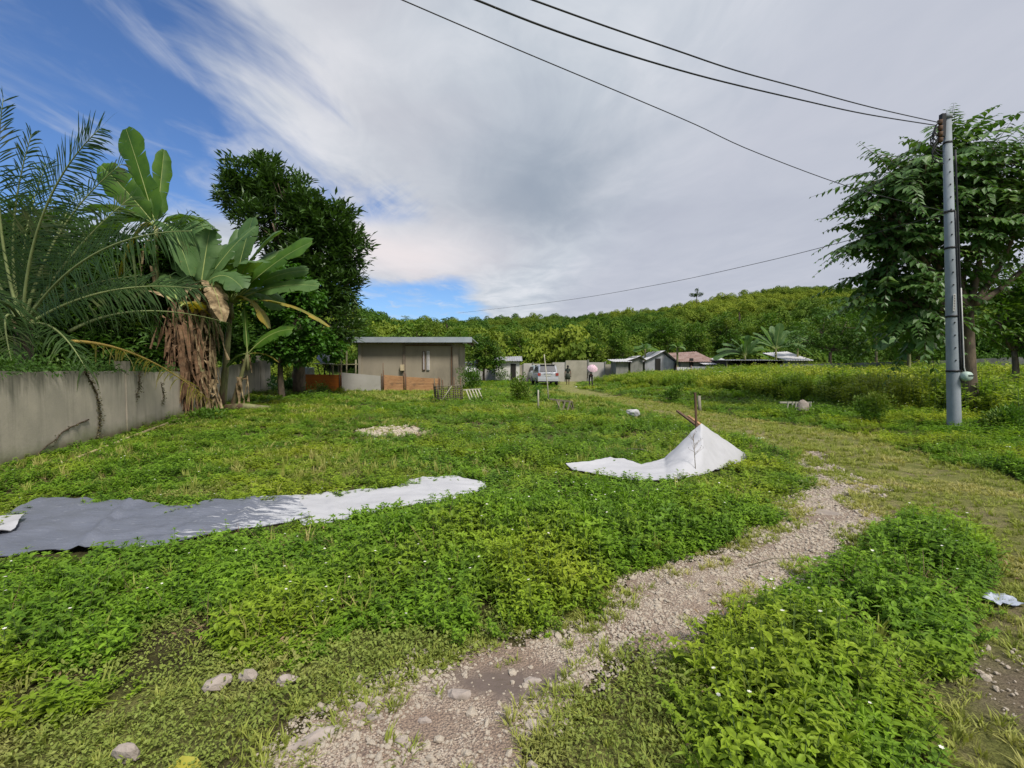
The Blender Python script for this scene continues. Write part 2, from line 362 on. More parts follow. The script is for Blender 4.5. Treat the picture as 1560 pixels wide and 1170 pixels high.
herbm = sstep(-.1, .15, zz0['herb']); bare = sstep(.55, .75, fnoise(GXX, GYY, .9, 3))*sstep(-.1, .1, zz0['herb'])*sstep(16, 8, GYY)
edge = sstep(-.35, -.02, zz0['p'])*.8; rub = np.maximum(sstep(-.1, .1, zz0['rub']), sstep(-.2, .3, zz0['dirt']))
cc = np.stack([herbm, np.maximum(bare, edge), rub, np.ones_like(rub)], -1).reshape(-1, 4)
ca.data.foreach_set('color', cc.astype(np.float32).ravel())
# ------------------------------------------------------------------ path sheet
st = .04
pxs = np.arange(-1.6, 6.2, st); pys = np.arange(1.2, 9.2, st); PX, PY = np.meshgrid(pxs, pys, indexing='ij')
sp_ = sdist(Z_PATH, PX, PY)+(fnoise(PX, PY, 3.0, 5)-.5)*.5+(vnoise(PX, PY, 14, 9)-.5)*.12
pm = sp_ > -.02
PZ = gh(PX, PY)+.008+np.clip(sp_, -.1, .3)*0+(fnoise(PX, PY, 6, 2)-.5)*.012
I = np.arange(PX.size).reshape(PX.shape); q = pm[:-1, :-1] & pm[1:, :-1] & pm[1:, 1:] & pm[:-1, 1:]
F = np.stack([I[:-1, :-1], I[1:, :-1], I[1:, 1:], I[:-1, 1:]], -1)[q]
used = np.unique(F); rm = np.full(PX.size, -1); rm[used] = np.arange(len(used))
mb = MB(); mb.add(np.stack([PX, PY, PZ], -1).reshape(-1, 3)[used], rm[F], 0, True)
m, nt, out = newmat('gravel_path'); p = wpos(nt)
def vor(sc, feat='F1', out_='Color'):
    n = N(nt, 'ShaderNodeTexVoronoi', i_Scale=sc, feature=feat); nt.links.new(p, n.inputs['Vector']); return n.outputs[out_]
peb = ramp(nt, vor(60), [(.0, (.25, .19, .135)), (.35, (.43, .345, .26)), (.7, (.58, .49, .385)), (1, (.72, .65, .54))])
mud = mixc(nt, noise(nt, p, 7, 6, .7), (.23, .155, .11), (.37, .28, .205))
pk = ramp(nt, noise(nt, p, 2.2, 6, .7), [(.42, (0, 0, 0)), (.60, (1, 1, 1))])
c = mixc(nt, pk, mud, peb)
c = mixc(nt, ramp(nt, vor(140, 'F1', 'Distance'), [(.3, (0, 0, 0)), (.75, (1, 1, 1))]), c, (.14, .10, .08))
# damp mud hollow in the path
pm_ = G(770, 1045); vs = N(nt, 'ShaderNodeVectorMath', operation='SUBTRACT'); nt.links.new(p, vs.inputs[0]); vs.inputs[1].default_value = pm_
mp = nt.nodes.new('ShaderNodeMapping'); mp.inputs['Rotation'].default_value = (0, 0, -.75); mp.inputs['Scale'].default_value = (1.9, 5.0, 0); nt.links.new(vs.outputs[0], mp.inputs[0])
ln = N(nt, 'ShaderNodeVectorMath', operation='LENGTH'); nt.links.new(mp.outputs[0], ln.inputs[0])
dd = mth(nt, 'ADD', ln.outputs['Value'], mth(nt, 'MULTIPLY', mth(nt, 'SUBTRACT', noise(nt, p, 6, 4), .5), 1.4))
damp = ramp(nt, dd, [(.35, (1, 1, 1)), (.95, (0, 0, 0))])
c = mixc(nt, damp, c, mixc(nt, noise(nt, p, 14, 5), (.105, .075, .06), (.155, .115, .095)))
b = N(nt, 'ShaderNodeBsdfPrincipled', i_Roughness=.85); nt.links.new(c, b.inputs['Base Color'])
nt.links.new(ramp(nt, damp, [(0, (.9, .9, .9)), (1, (.42, .42, .42))]), b.inputs['Roughness'])
bp = N(nt, 'ShaderNodeBump', i_Strength=.8, i_Distance=.012); nt.links.new(mixc(nt, damp, vor(70, 'F1', 'Distance'), noise(nt, p, 15, 4)), bp.inputs['Height']); nt.links.new(bp.outputs[0], b.inputs['Normal']); nt.links.new(b.outputs[0], out.inputs[0])
tag(mb.build('path', m), 'pale gravel footpath curving through the weeds', kind='structure')
# ------------------------------------------------------------------ gravel stones (loose)
M_STONE = solid('limestone', (.58, .505, .41), (.38, .315, .245), 9, .9, .2, bump=.5, bscale=30, c3=(.22, .17, .13), s3=5, l3=.55, h3=.75)
def ico(r=1, jit=.25, sub=1, flat=.7, seed=0):
    bm = __import__('bmesh').new(); __import__('bmesh').ops.create_icosphere(bm, subdivisions=sub, radius=1)
    R_ = np.random.default_rng(seed); V = np.array([v.co[:] for v in bm.verts]); F = np.array([[v.index for v in f.verts] for f in bm.faces]); bm.free()
    k = R_.normal(size=(5, 3)); off = sum(np.sin(V@(kk*1.6)+i)*.5 for i, kk in enumerate(k))/3
    V = V*(1+off[:, None]*jit*1.4+R_.uniform(-jit, jit, (len(V), 1))*.6)*np.array([1, R_.uniform(.6, .9), flat])
    return V*r, F
def stone_mb(k): m_ = MB(); V, F = ico(1, .22, 1, .55, k); m_.add(V, F); return m_
def gscatter(x0, x1, y0, y1, dens, fn):
    n = int((x1-x0)*(y1-y0)*dens); X = RNG.uniform(x0, x1, n); Y = RNG.uniform(y0, y1, n)
    k = fn(X, Y); X, Y = X[k], Y[k]; return X, Y
def pk_(X, Y):
    z = sdist(Z_PATH, X, Y)+(fnoise(X, Y, 3.0, 5)-.5)*.5
    pm2 = np.array(G(770, 1045))[:2]; cdm = np.hypot((X-pm2[0])*1.2-(Y-pm2[1])*.6, (Y-pm2[1])*1.6+(X-pm2[0])*-.9)
    return (z > -.12) & (RNG.random(len(X)) < (.25+1.3*sstep(.42, .6, fnoise(X, Y, 1.8, 21)))) & ((cdm > .36) | (RNG.random(len(X)) < .16)) & (RNG.random(len(X)) < np.clip(5.5/Y, .1, 1)**1.2)
X, Y = gscatter(-1.6, 6.2, 1.3, 9, 4600, pk_)
X2, Y2 = gscatter(-5.3, -1.9, 10, 13, 900, lambda X, Y: sdist(Z_RUB, X, Y) > -.1)
X3, Y3 = gscatter(1.6, 6, 1.3, 5, 1200, lambda X, Y: (sdist(Z_DIRT, X, Y)+(fnoise(X, Y, 2, 3)-.5)*.8 > 0) & (RNG.random(len(X)) < .4))
X = np.concatenate([X, X2, X3]); Y = np.concatenate([Y, Y2, Y3]); n = len(X)
s = RNG.lognormal(math.log(.0062), .55, n).clip(.003, .028); s[Y > 9] *= 3
scl = np.repeat(s[:, None], 3, 1)*RNG.uniform(.7, 1.3, (n, 3))
scatter('gravel', [stone_mb(k) for k in range(6)], M_STONE, np.stack([X, Y, gh(X, Y)+.008+s*.15], -1), RNG.integers(0, 6, n), yaw(n, .3), scl, 'loose pale limestone gravel on the footpath')
# ------------------------------------------------------------------ herbs
def herb_proto(seed, nst=5, h=.24, leaf=.05, spread=.10, wr=.5, nl=4, up=0., flower=False):
    R_ = np.random.default_rng(seed); m_ = MB(); pos = []; ax = []; nr = []; L = []; W = []
    for i in range(nst):
        a = R_.uniform(0, 2*PI); r = spread*math.sqrt(R_.random()); bx, by = r*math.cos(a), r*math.sin(a); hh = h*R_.uniform(.55, 1.05)
        tx, ty = bx*1.5+R_.normal(0, .02), by*1.5+R_.normal(0, .02)
        m_.tube([(bx*.6, by*.6, 0), ((bx+tx)/2, (by+ty)/2, hh*.5), (tx, ty, hh)], [.003, .0025, .0015], 3, 1, caps=False)
        for j in range(nl):
            t = .35+.65*(j/(nl-1)); cx, cy, cz = bx*.6+(tx-bx*.6)*t, by*.6+(ty-by*.6)*t, hh*t
            k = 3 if j < nl-1 else 5
            for q in range(k):
                an = 2*PI*q/k+j*1.1+R_.normal(0, .25); el = R_.normal(up+(.10 if j < nl-1 else .45), .3)
                pos.append((cx, cy, cz)); ax.append((math.cos(an)*math.cos(el), math.sin(an)*math.cos(el), math.sin(el))); nr.append((R_.normal(0, .15), R_.normal(0, .15), 1))
                s_ = R_.uniform(.75, 1.25)*(1.1 if j < nl-1 else .75); L.append(leaf*s_); W.append(leaf*s_*wr)
    leafset(m_, pos, ax, nr, np.array(L), np.array(W), T_LF, 0, False)
    if flower:
        an = np.arange(6)*PI/3; leafset(m_, np.tile([tx, ty, hh+.012], (6, 1)), np.stack([np.cos(an), np.sin(an), an*0+.3], -1), np.tile([0, 0, 1.], (6, 1)), .011, .009, T_RH, 2)
    return m_
def dead_proto(seed):
    R_ = np.random.default_rng(seed); m_ = MB()
    for i in range(5):
        a = R_.uniform(0, 2*PI); e = np.array([math.cos(a)*R_.uniform(.05, .16), math.sin(a)*R_.uniform(.05, .16), R_.uniform(.08, .30)]); m_.tube([(0, 0, 0), e*.55+np.array([0, 0, .03]), e], [.0028, .002, .001], 3, 3, caps=False)
    n = 12; leafset(m_, R_.normal(0, .08, (n, 3))*np.array([1, 1, .3])+np.array([0, 0, .07]), R_.normal(size=(n, 3)), R_.normal(size=(n, 3))*.5+np.array([0, 0, 1]), .04, .016, T_LF, 3); return m_
M_FLOW = solid('small_flowers', (.75, .72, .62)); M_DST = solid('dry_stalks', (.30, .20, .11), (.17, .11, .06))
M_HERB = foliage('weed_leaves', (.055, .135, .012), (.255, .42, .032), (.43, .46, .035), .42, .36, .5, .2, .48, .74)
M_STEM = solid('weed_stem', (.12, .18, .05))
protos = [herb_proto(i, 5, .24, (.044, .052, .038, .047)[i]) for i in range(4)]+[herb_proto(10+i, 7, .17, (.034, .027, .030)[i], .11) for i in range(3)]+[herb_proto(15, 2, .40, .048, .05), herb_proto(16, 3, .34, .030, .06), herb_proto(17, 5, .22, .075, .09, .24, 4, .3), herb_proto(18, 4, .26, .026, .10, .7, 6, -.1), herb_proto(19, 4, .20, .065, .08, .62, 3, -.15), herb_proto(21, 3, .30, .04, .06, .5, 4, 0, True), dead_proto(3), dead_proto(4)]
def hmap(X, Y):
    lush = sstep(.3, .7, fnoise(X, Y, .55, 31)); h = (.42+.55*lush)*(.6+.8*fnoise(X, Y, 2.3, 55))
    z = {'l': sdist(Z_LEFT, X, Y)}
    h = h*np.where((X > -.6) & (Y < 8.5) & (z['l'] > -.3), 1.35, 1.0)            # lush bank by the path
    h = h*np.where((z['l'] > -.1) & (X < -.6) & (Y < 4), 1.0, 1)
    h = h*np.where((Y > 5.4) & (Y < 20) & (X < 4), .72, 1)
    h = h*np.where(sdist(Z_ISL, X, Y) > -.2, 1.2, 1)
    h = h*np.where((Y > 24) & (np.abs(X/Y-.10) < .10), .45, 1)
    e = np.maximum(np.maximum(sdist(Z_LEFT, X, Y), sdist(Z_ISL, X, Y)), sdist(Z_FAR, X, Y))
    return h*np.clip(.6+e*1.0, .55, 1)
def herb_ok(X, Y, gap=.30):
    z = zones(X, Y); g = fnoise(X, Y, 1.3, 44)
    inview = (np.abs(X) < Y*1.25+1.0) & (X > -8.25-.33*(Y-7.5)-.0 + .05)
    k = (z['herb'] > 0) & (z['tarp'] < .05) & (z['rub'] < 0) & inview
    near = (z['tarp'] > -.35); k &= (g > gap) | near
    return k & ~(near & (RNG.random(len(X)) < .25))
parts = []
for (x0, x1, y0, y1, dn, gp, sc) in ((-6, 6, 1.2, 5, 225, .27, .93), (-11, 11, 5, 10, 95, .24, 1.1), (-16, 20, 10, 20, 42, .16, 1.35), (-30, 50, 20, 48, 13, .1, 2.0)):
    X, Y = gscatter(x0, x1, y0, y1, dn, lambda X, Y: herb_ok(X, Y, gp)); parts.append((X, Y, np.full(len(X), sc)))
X = np.concatenate([p_[0] for p_ in parts]); Y = np.concatenate([p_[1] for p_ in parts]); S = np.concatenate([p_[2] for p_ in parts]); n = len(X)
hs = hmap(X, Y)*RNG.uniform(.6, 1.3, n)
near_t = zones(X, Y)['tarp'] > -.5
hs = np.where(near_t, np.minimum(hs, .72), hs)
hw = S*(.75+.35*hs); hz = np.where(S > 1.3, hs*1.12, hs*1.0)
tall = (hmap(X, Y) > .8)
pick = np.where(RNG.random(n) < np.where(tall, .6, .3), RNG.integers(0, 4, n), RNG.integers(4, 7, n)); pick = np.where((RNG.random(n) < .07) & ~near_t & (S < 2), RNG.integers(7, 9, n), pick); sp2 = fnoise(X, Y, 1.1, 91); pick = np.where(RNG.random(n) < .12+.5*sstep(.5, .68, sp2), RNG.integers(9, 12, n), pick); pick = np.where((RNG.random(n) < .035), 12, pick); pick = np.where(RNG.random(n) < .02+.16*sstep(.56, .7, fnoise(X, Y, 1.7, 13)), RNG.integers(13, 15, n), pick)
scatter('ground_cover', protos, [M_HERB, M_STEM, M_FLOW, M_DST], np.stack([X, Y, gh(X, Y)-.01], -1), pick, yaw(n, .14), np.stack([hw, hw, hz], -1), 'dense low leafy green weeds covering the field')
print('herbs', n)
# ------------------------------------------------------------------ creeping small-leaf cover and short grass
def creep_proto(seed, n=46, r=.10, h=.045, leaf=.015):
    R_ = np.random.default_rng(seed); m_ = MB(); a = R_.uniform(0, 2*PI, n); rr = r*np.sqrt(R_.random(n)); z = R_.uniform(.2, 1, n)*h*(1-.5*(rr/r)**2)
    ang = R_.uniform(0, 2*PI, n); el = R_.normal(.25, .4, n)
    leafset(m_, np.stack([rr*np.cos(a), rr*np.sin(a), z], -1), np.stack([np.cos(ang)*np.cos(el), np.sin(ang)*np.cos(el), np.sin(el)], -1), np.stack([R_.normal(0, .3, n), R_.normal(0, .3, n), np.ones(n)], -1), leaf*R_.uniform(.7, 1.4, n), leaf*R_.uniform(.5, .8, n), T_RH); return m_
def tuft_proto(seed, n=14, h=.09, r=.03, w=.0035, lean=.5):
    R_ = np.random.default_rng(seed); m_ = MB()
    for i in range(n):
        a = R_.uniform(0, 2*PI); rr = r*R_.random(); bx, by = rr*math.cos(a), rr*math.sin(a); d = np.array([math.cos(a+R_.normal(0, .6)), math.sin(a+R_.normal(0, .6)), 0]); s_ = np.array([-d[1], d[0], 0])*w
        H = h*R_.uniform(.5, 1.1); le = H*lean*R_.uniform(.3, 1.4); B = np.array([bx, by, 0])
        p1 = B+d*le*.3+np.array([0, 0, H*.6]); p2 = B+d*le+np.array([0, 0, H])
        m_.add([B-s_, B+s_, p1+s_*.8, p1-s_*.8, p2], [(0, 1, 2, 3)]); m_.add([p1-s_*.8, p1+s_*.8, p2], [(0, 1, 2)])
    return m_
M_GRASS = foliage('short_grass', (.21, .26, .045), (.38, .40, .09), (.48, .42, .16), .9, .3, .6, .2, .5, .68)
M_CREEP = foliage('creeping_leaves', (.15, .20, .035), (.28, .33, .07), (.32, .29, .10), .9, .25, .55, .2)
def low_ok(X, Y, pr=.06):
    z = zones(X, Y); inv = (np.abs(X) < Y*1.25+1)
    nz = fnoise(X, Y, 1.7, 61)
    rp = RNG.random(len(X))
    inside = z['p'] > -.02
    return inv & (z['herb'] < .12) & (z['dirt'] < .1*(rp < .7)) & (~inside | (rp < pr)) & ((nz > .34) | (rp < .25)) 
XA, YA = gscatter(-6, 6, 1.2, 6, 215, lambda X, Y: low_ok(X, Y, .03))
XH, YH_ = gscatter(-1.8, 6.4, 1.3, 9, 420, lambda X, Y: (np.abs(sdist(Z_PATH, X, Y)-.05) < .16) & (fnoise(X, Y, 2.6, 19) > .46)); k = (XA < 1.2) & (sdist(Z_PATH, XA, YA) < 0)
XG, YG = gscatter(-8, 7, 1.2, 9, 210, lambda X, Y: (zones(X, Y)['herb'] > 0) & (zones(X, Y)['tarp'] < -.02) & (fnoise(X, Y, 1.3, 44) < .36) & (RNG.random(len(X)) < .75))
XB, YB = gscatter(-6, 8, 1.2, 7, 230, lambda X, Y: low_ok(X, Y)); XC, YC = gscatter(-2, 18, 7, 24, 75, lambda X, Y: low_ok(X, Y))
XE, YE = gscatter(-8, 8, 1.3, 9, 14, lambda X, Y: (zones(X, Y)['herb'] > .1) & (zones(X, Y)['tarp'] < -.25) & (fnoise(X, Y, .8, 77) > .42))
XD, YD = gscatter(-9, 6, 7, 34, 20, lambda X, Y: (sdist(Z_LEFT, X, Y) > 0) & (fnoise(X, Y, .35, 71) > .45) & (zones(X, Y)['tarp'] < -.1))
cr = k; Xc, Yc = np.concatenate([XA[cr], XG]), np.concatenate([YA[cr], YG])
n = len(Xc); s = RNG.uniform(.5, 1.5, n)*(.6+.8*fnoise(Xc, Yc, 1.5, 83))
scatter('creeping_cover', [creep_proto(i) for i in range(4)], M_CREEP, np.stack([Xc, Yc, gh(Xc, Yc)], -1), RNG.integers(0, 4, n), yaw(n, .1), np.stack([s, s, s*RNG.uniform(.7, 1.5, n)], -1), 'small leaved olive creeping cover beside the path')
kB = RNG.random(len(XB)) < np.where(XB < .2, .5, 1)
XB = np.concatenate([XB[kB], XH]); YB = np.concatenate([YB[kB], YH_]); X = np.concatenate([XB, XC, XE, XD]); Y = np.concatenate([YB, YC, YE, YD]); n = len(X); nE = len(XE); nD = len(XD)
s = np.where(Y > 7, 1.5, 1.0)*RNG.uniform(.6, 1.2, n); s[-len(XD):] = RNG.uniform(1.7, 2.8, len(XD))*np.clip(YD/14, .8, 1.4)
lowz = s*np.where(Y > 6, .6, .62); lowz[-nD:] = s[-nD:]*.62; s[-nD-nE:-nD] = RNG.uniform(1.2, 2.0, nE); lowz[-nD-nE:-nD] = RNG.uniform(1.5, 2.6, nE)
scatter('short_grass', [tuft_proto(i) for i in range(4)]+[tuft_proto(20+i, 18, .05, .05, .003, 1.3) for i in range(3)], M_GRASS, np.stack([X, Y, gh(X, Y)], -1), RNG.integers(0, 7, n), yaw(n, .1), np.stack([s, s, lowz], -1), 'short yellowish grass on the trodden track')
print('grass', n)
# ------------------------------------------------------------------ tall weeds on the right field
def tall_proto(seed, h=1.0):
    R_ = np.random.default_rng(seed); m_ = MB(); pos = []; ax = []
    for i in range(7):
        a = R_.uniform(0, 2*PI); r = R_.uniform(.02, .2); b0 = np.array([r*math.cos(a), r*math.sin(a), 0]); tp = b0*R_.uniform(1.3, 2.4)+np.array([0, 0, h*R_.uniform(.6, 1.05)])
        m_.tube([b0, b0*.5+tp*.5, tp], [.006, .005, .003], 3, 1, caps=False)
        for j in range(26):
            t = R_.uniform(.12, 1); pos.append(b0+(tp-b0)*t); an = R_.uniform(0, 2*PI); el = R_.normal(.35, .4); ax.append((math.cos(an)*math.cos(el), math.sin(an)*math.cos(el), math.sin(el)))
    n = len(pos); leafset(m_, pos, ax, np.stack([R_.normal(0, .4, n), R_.normal(0, .4, n), np.ones(n)], -1), R_.uniform(.06, .15, n), R_.uniform(.03, .055, n), T_RH); return m_
M_TALL = foliage('tall_weeds', (.13, .23, .02), (.28, .40, .035), (.42, .45, .06), .3, .35, .5, .2, .42, .62)
Z_TALL = gpoly([(905, 583), (1000, 588), (1060, 592), (1110, 600), (1170, 607), (1240, 614), (1300, 622), (1370, 628), (1420, 634), (1500, 640), (1580, 655), (1900, 690), (2600, 700), (2600, 566), (905, 566)])
X, Y = gscatter(3, 60, 12, 47, 9, lambda X, Y: (sdist(Z_TALL, X, Y)+(fnoise(X, Y, .5, 3)-.5)*2 > 0) & (X < Y*1.3+2) & (RNG.random(len(X)) < .5+.6*fnoise(X, Y, .3, 8)))
n = len(X); s = RNG.uniform(.7, 1.25, n)*(.62+.36*sstep(.3, .6, X/Y))*(.6+.6*fnoise(X, Y, .22, 12))*1.15
scatter('tall_weeds', [tall_proto(i) for i in range(5)], [M_TALL, M_STEM], np.stack([X, Y, gh(X, Y)-.02], -1), RNG.integers(0, 5, n), yaw(n, .1), np.stack([s*1.3+.2, s*1.3+.2, s], -1), 'tall yellow green weeds filling the right hand field')
print('tall', n)
# ================================================================== HILLS AND FOREST
SKY_PX = [(-900, 400), (0, 400), (300, 430), (500, 452), (545, 461), (580, 472), (640, 480), (700, 483), (760, 480), (830, 476), (880, 475), (940, 469), (1000, 462), (1060, 451), (1100, 443), (1160, 436), (1220, 432), (1300, 434), (1400, 440), (1560, 450), (1900, 470), (2400, 500)]
YR = 165.
def hill_top(u): return np.interp(u, [(a-780)/FPX for a, b in SKY_PX], [CAMH+(558-b)/FPX*YR for a, b in SKY_PX])-3.6
def hillz(X, Y):
    u = X/np.maximum(Y, 1); y0 = 60+6*np.sin(u*5)
    t = np.clip((Y-y0)/(YR-y0), 0, 1.0); h = hill_top(u)*(t**.85)
    h = h+(fnoise(X, Y, .03, 3)-.5)*5*sstep(0, .3, t)*sstep(1.3, .9, t)+(fnoise(X, Y, .09, 5)-.5)*2.2*t
    return h*np.where(Y > YR+10, np.clip(1-(Y-YR-10)/260, 0, 1), 1)-.25
us = np.linspace(-1.7, 1.9, 240); ys = np.concatenate([np.linspace(50, 190, 90), np.linspace(200, 400, 12)])
U, YY = np.meshgrid(us, ys, indexing='ij'); XX = U*YY
mb = MB(); mb.grid(np.stack([XX, YY, hillz(XX, YY)], -1))
M_HILL = solid('hill_soil', (.035, .06, .015), (.07, .10, .02), .4, .95, .1)
tag(mb.build('hills', M_HILL), 'low wooded hills closing off the field', kind='structure')
def crown_mb(seed, n=1500, R=2.2, H=2.0, leaf=.36):
    R_ = np.random.default_rng(seed); m_ = MB(); pos = []; ax = []
    lobes = [(R_.normal(0, R*.42, 3)*np.array([1, 1, .5])+np.array([0, 0, H*.7]), R*R_.uniform(.35, .6)) for _ in range(8)]
    per = n//8
    P_ = []; A_ = []
    for c_, r_ in lobes:
        d = nrm(R_.normal(size=(per, 3))); d[:, 2] = np.abs(d[:, 2])*1.0-.15; d = nrm(d); rr = r_*R_.uniform(.72, 1.06, (per, 1)); P_.append(c_+d*rr*np.array([1, 1, .8])); A_.append(d+R_.normal(0, .15, (per, 3)))
    P_ = np.concatenate(P_); A_ = np.concatenate(A_); k = len(P_)
    D0 = nrm(A_); T0 = nrm(np.cross(D0, R_.normal(size=(k, 3)))); leafset(m_, P_, T0+D0*.25, D0*1.2+R_.normal(0, .28, (k, 3))+np.array([0, 0, .25]), leaf*R_.uniform(.6, 1.4, k), leaf*R_.uniform(.45, .8, k), T_RH); m_.tube([(0, 0, -1.5), (.1, 0, .6), (0, .1, H*.8)], [.16, .13, .06], 5, 1)
    return m_
def palm_mb(seed, nf=11, L=2.6):
    R_ = np.random.default_rng(seed); m_ = MB(); m_.tube([(0, 0, -2), (.1, 0, 0), (0, 0, 2.6)], [.18, .15, .12], 5, 1)
    for i in range(nf):
        a = 2*PI*i/nf+R_.normal(0, .2); d = np.array([math.cos(a), math.sin(a), 0]); el = R_.uniform(.2, 1.1); B = np.array([0, 0, 2.6])
        tip = B+d*L*math.cos(el*.7)+np.array([0, 0, L*(el-.75)]); mid = B*.5+tip*.5+np.array([0, 0, L*.35]); t = np.linspace(0, 1, 22)[1:, None]
        c_ = (1-t)**2*B+2*t*(1-t)*mid+t*t*tip; tg = nrm(2*(1-t)*(mid-B)+2*t*(tip-mid)); sd = nrm(np.cross(tg, [0, 0, 1.]))
        for sg in (1, -1): leafset(m_, c_, tg*.5+sd*sg-np.array([0, 0, .5]), np.array([0, 0, 1.])+tg*.2, .55*np.sin(PI*(.15+.8*t[:, 0])), .07, T_RH)
    return m_
M_FOR = foliage('forest_leaves', (.025, .075, .010), (.10, .19, .02), (.24, .29, .03), .022, .25, .6, .12, .43, .64)
M_BARK = solid('bark', (.17, .13, .09), (.08, .065, .05), 8, .9, .1, bump=.6, stretch=(1, 1, .3))
XF = RNG.uniform(-190, 260, 15500); YF = RNG.uniform(52.5, 182, 15500)
k = (np.abs(XF/YF-.1) < 1.25) & (XF/YF > -.75); XF, YF = XF[k], YF[k]
k = RNG.random(len(XF)) < np.where(YF < 80, .7, .5+.4*sstep(90, 130, YF)); XF, YF = XF[k], YF[k]; n = len(XF)
s = RNG.uniform(.55, 1.35, n)*np.where(YF < 72, 1.15, .9)*np.where(YF < 58, .6, 1)*(1-.32*sstep(85, 130, YF))*(.7+.6*fnoise(XF, YF, .05, 9)); ridge = YF > YR-12; s = np.where(ridge, s*RNG.uniform(.6, 1.35, n), s)
pk2 = np.where(RNG.random(n) < .018, 5, RNG.integers(0, 5, n))
scatter('forest', [crown_mb(i, 1100) for i in range(5)]+[palm_mb(5)], [M_FOR, M_BARK], np.stack([XF, YF, hillz(XF, YF)-.1], -1), pk2, yaw(n, .08), np.stack([s, s, s*RNG.uniform(.8, 1.3, n)], -1), 'dense green forest covering the hill slopes')
print('forest', n)
# ================================================================== TREES
def curve(a, b, bend=(0, 0, 0), n=6):
    a, b = Vector(a), Vector(b); m_ = (a+b)/2+Vector(bend); return [(a*(1-t)**2+m_*2*t*(1-t)+b*t*t) for t in [i/n for i in range(n+1)]]
def tree(name, base, fork, blobs, nclu, leafL, leafW, mats, label, cat='tree', group=None, style='whorl', tr=.22, per=16, hole=0.0, tmpl=T_RH, seed=1, droop=.2, shell=(.6, 1.08)):
    R_ = np.random.default_rng(seed); base = Vector(base); fork = Vector(fork)
    t = thing(name, base, label, cat, group)
    m_ = MB(); m_.tube(curve(base-Vector((0, 0, .2)), fork, (R_.normal(0, .15), R_.normal(0, .15), 0), 8), list(np.linspace(tr*1.2, tr*.75, 9)), 9)
    cents = [Vector(c_) for c_, r_ in blobs]; twigs = []
    for i, (c_, r_) in enumerate(blobs):
        c_ = Vector(c_); m_.tube(curve(fork, c_, (R_.normal(0, .25), R_.normal(0, .25), -.15*(c_-fork).length), 6), list(np.linspace(tr*.55, tr*.14, 7)), 6)
        for q in range(6):
            d = Vector(nrm(R_.normal(size=3))); e = c_+Vector((d.x*r_[0], d.y*r_[1], d.z*r_[2]))*.85; m_.tube(curve(c_-(c_-fork)*.2, e, (0, 0, -.1), 4), list(np.linspace(tr*.16, tr*.04, 5)), 4)
    m_.build('trunk', mats[1], t)
    vol = np.array([r_[0]*r_[1]*r_[2] for _, r_ in blobs])**(2/3); vol /= vol.sum()
    cr = MB(); PP, AA, NN, LL, WW = [], [], [], [], []
    for (c_, r_), f in zip(blobs, vol):
        k = int(nclu*f); d = nrm(R_.normal(size=(k, 3))); rr = R_.uniform(*shell, (k, 1)); C_ = np.array(c_)+d*rr*np.array(r_)
        nz = np.array([mnoise.noise(Vector(x)*(1.1/max(r_[0], .5))+Vector((seed, 0, 0))) for x in C_]); kk = nz > hole-.28; C_, d = C_[kk], d[kk]; k = len(C_)
        if style == 'whorl':
            ang = R_.uniform(0, 2*PI, (k, per)); el = R_.normal(.15-droop, .45, (k, per)); dv = np.stack([np.cos(ang)*np.cos(el), np.sin(ang)*np.cos(el), np.sin(el)], -1)+d[:, None]*.55
            PP.append((C_[:, None]+dv*leafL*.12+R_.normal(0, leafL*.35, (k, per, 3))).reshape(-1, 3)); AA.append(dv.reshape(-1, 3)); NN.append((R_.normal(0, .35, (k*per, 3))+np.array([0, 0, 1])))
            LL.append(leafL*R_.uniform(.65, 1.2, k*per)); WW.append(leafW*R_.uniform(.7, 1.2, k*per))
        else:   # shoots: a twig with drooping leaves down both sides
            for j in range(k):
                dd_ = nrm(d[j]*np.array([1, 1, .55])+R_.normal(0, .25, 3)+np.array([0, 0, .12])); Ls = R_.uniform(.8, 1.5)*leafL*5; s0 = C_[j]-dd_*Ls*.3; tt = np.linspace(.0, 1, per)[:, None]
                cv = s0+dd_*Ls*tt+np.array([0, 0, -.28])*Ls*tt**2.2; sd = nrm(np.cross(dd_, [0, 0, 1.])); cr.tube([s0, s0+(cv[per//2]-s0), cv[-1]], [.014, .01, .004], 3, 1)
                for sg in (1, -1):
                    PP.append(cv); AA.append(sd*sg*.9+dd_*.55+np.array([0, 0, -.75])+R_.normal(0, .2, (per, 3))); NN.append(np.tile(np.array([0, 0, 1.])+dd_*.3, (per, 1))+R_.normal(0, .15, (per, 3)))
                    pr = np.clip(np.sin(PI*(.12+.8*tt[:, 0])), .3, 1); LL.append(leafL*pr*R_.uniform(.8, 1.15, per)); WW.append(leafW*pr)
    leafset(cr, np.concatenate(PP), np.concatenate(AA), np.concatenate(NN), np.concatenate(LL), np.concatenate(WW), tmpl)
    cr.build('crown', mats[0] if not isinstance(mats[0], list) else mats[0], t)
    return t
def blob(px, py, Y, rpx, rpy=None, ry=None):
    k = Y/FPX; return (tuple(P(px, py, Y)), (rpx*k, (ry or rpx)*k, (rpy or rpx)*k))
M_DARK = foliage('dark_glossy_leaves', (.028, .065, .014), (.075, .145, .025), None, .3, .18, .4, .4)
M_DKBACK = foliage('shaded_leaves', (.035, .09, .014), (.10, .19, .03), (.17, .20, .04), .8, .3, .5, .25, .6, .8)
M_BROAD = foliage('broad_leaves', (.045, .13, .015), (.12, .26, .03), None, .3, .35, .45, .35)
M_SHOOT = foliage('drooping_leaves', (.045, .115, .022), (.14, .25, .05), (.20, .29, .06), .9, .25, .42, .45, .58, .75)
M_MID = foliage('mid_green_leaves', (.045, .11, .014), (.13, .24, .025), (.22, .27, .04), .5, .3, .5, .25, .5, .7)
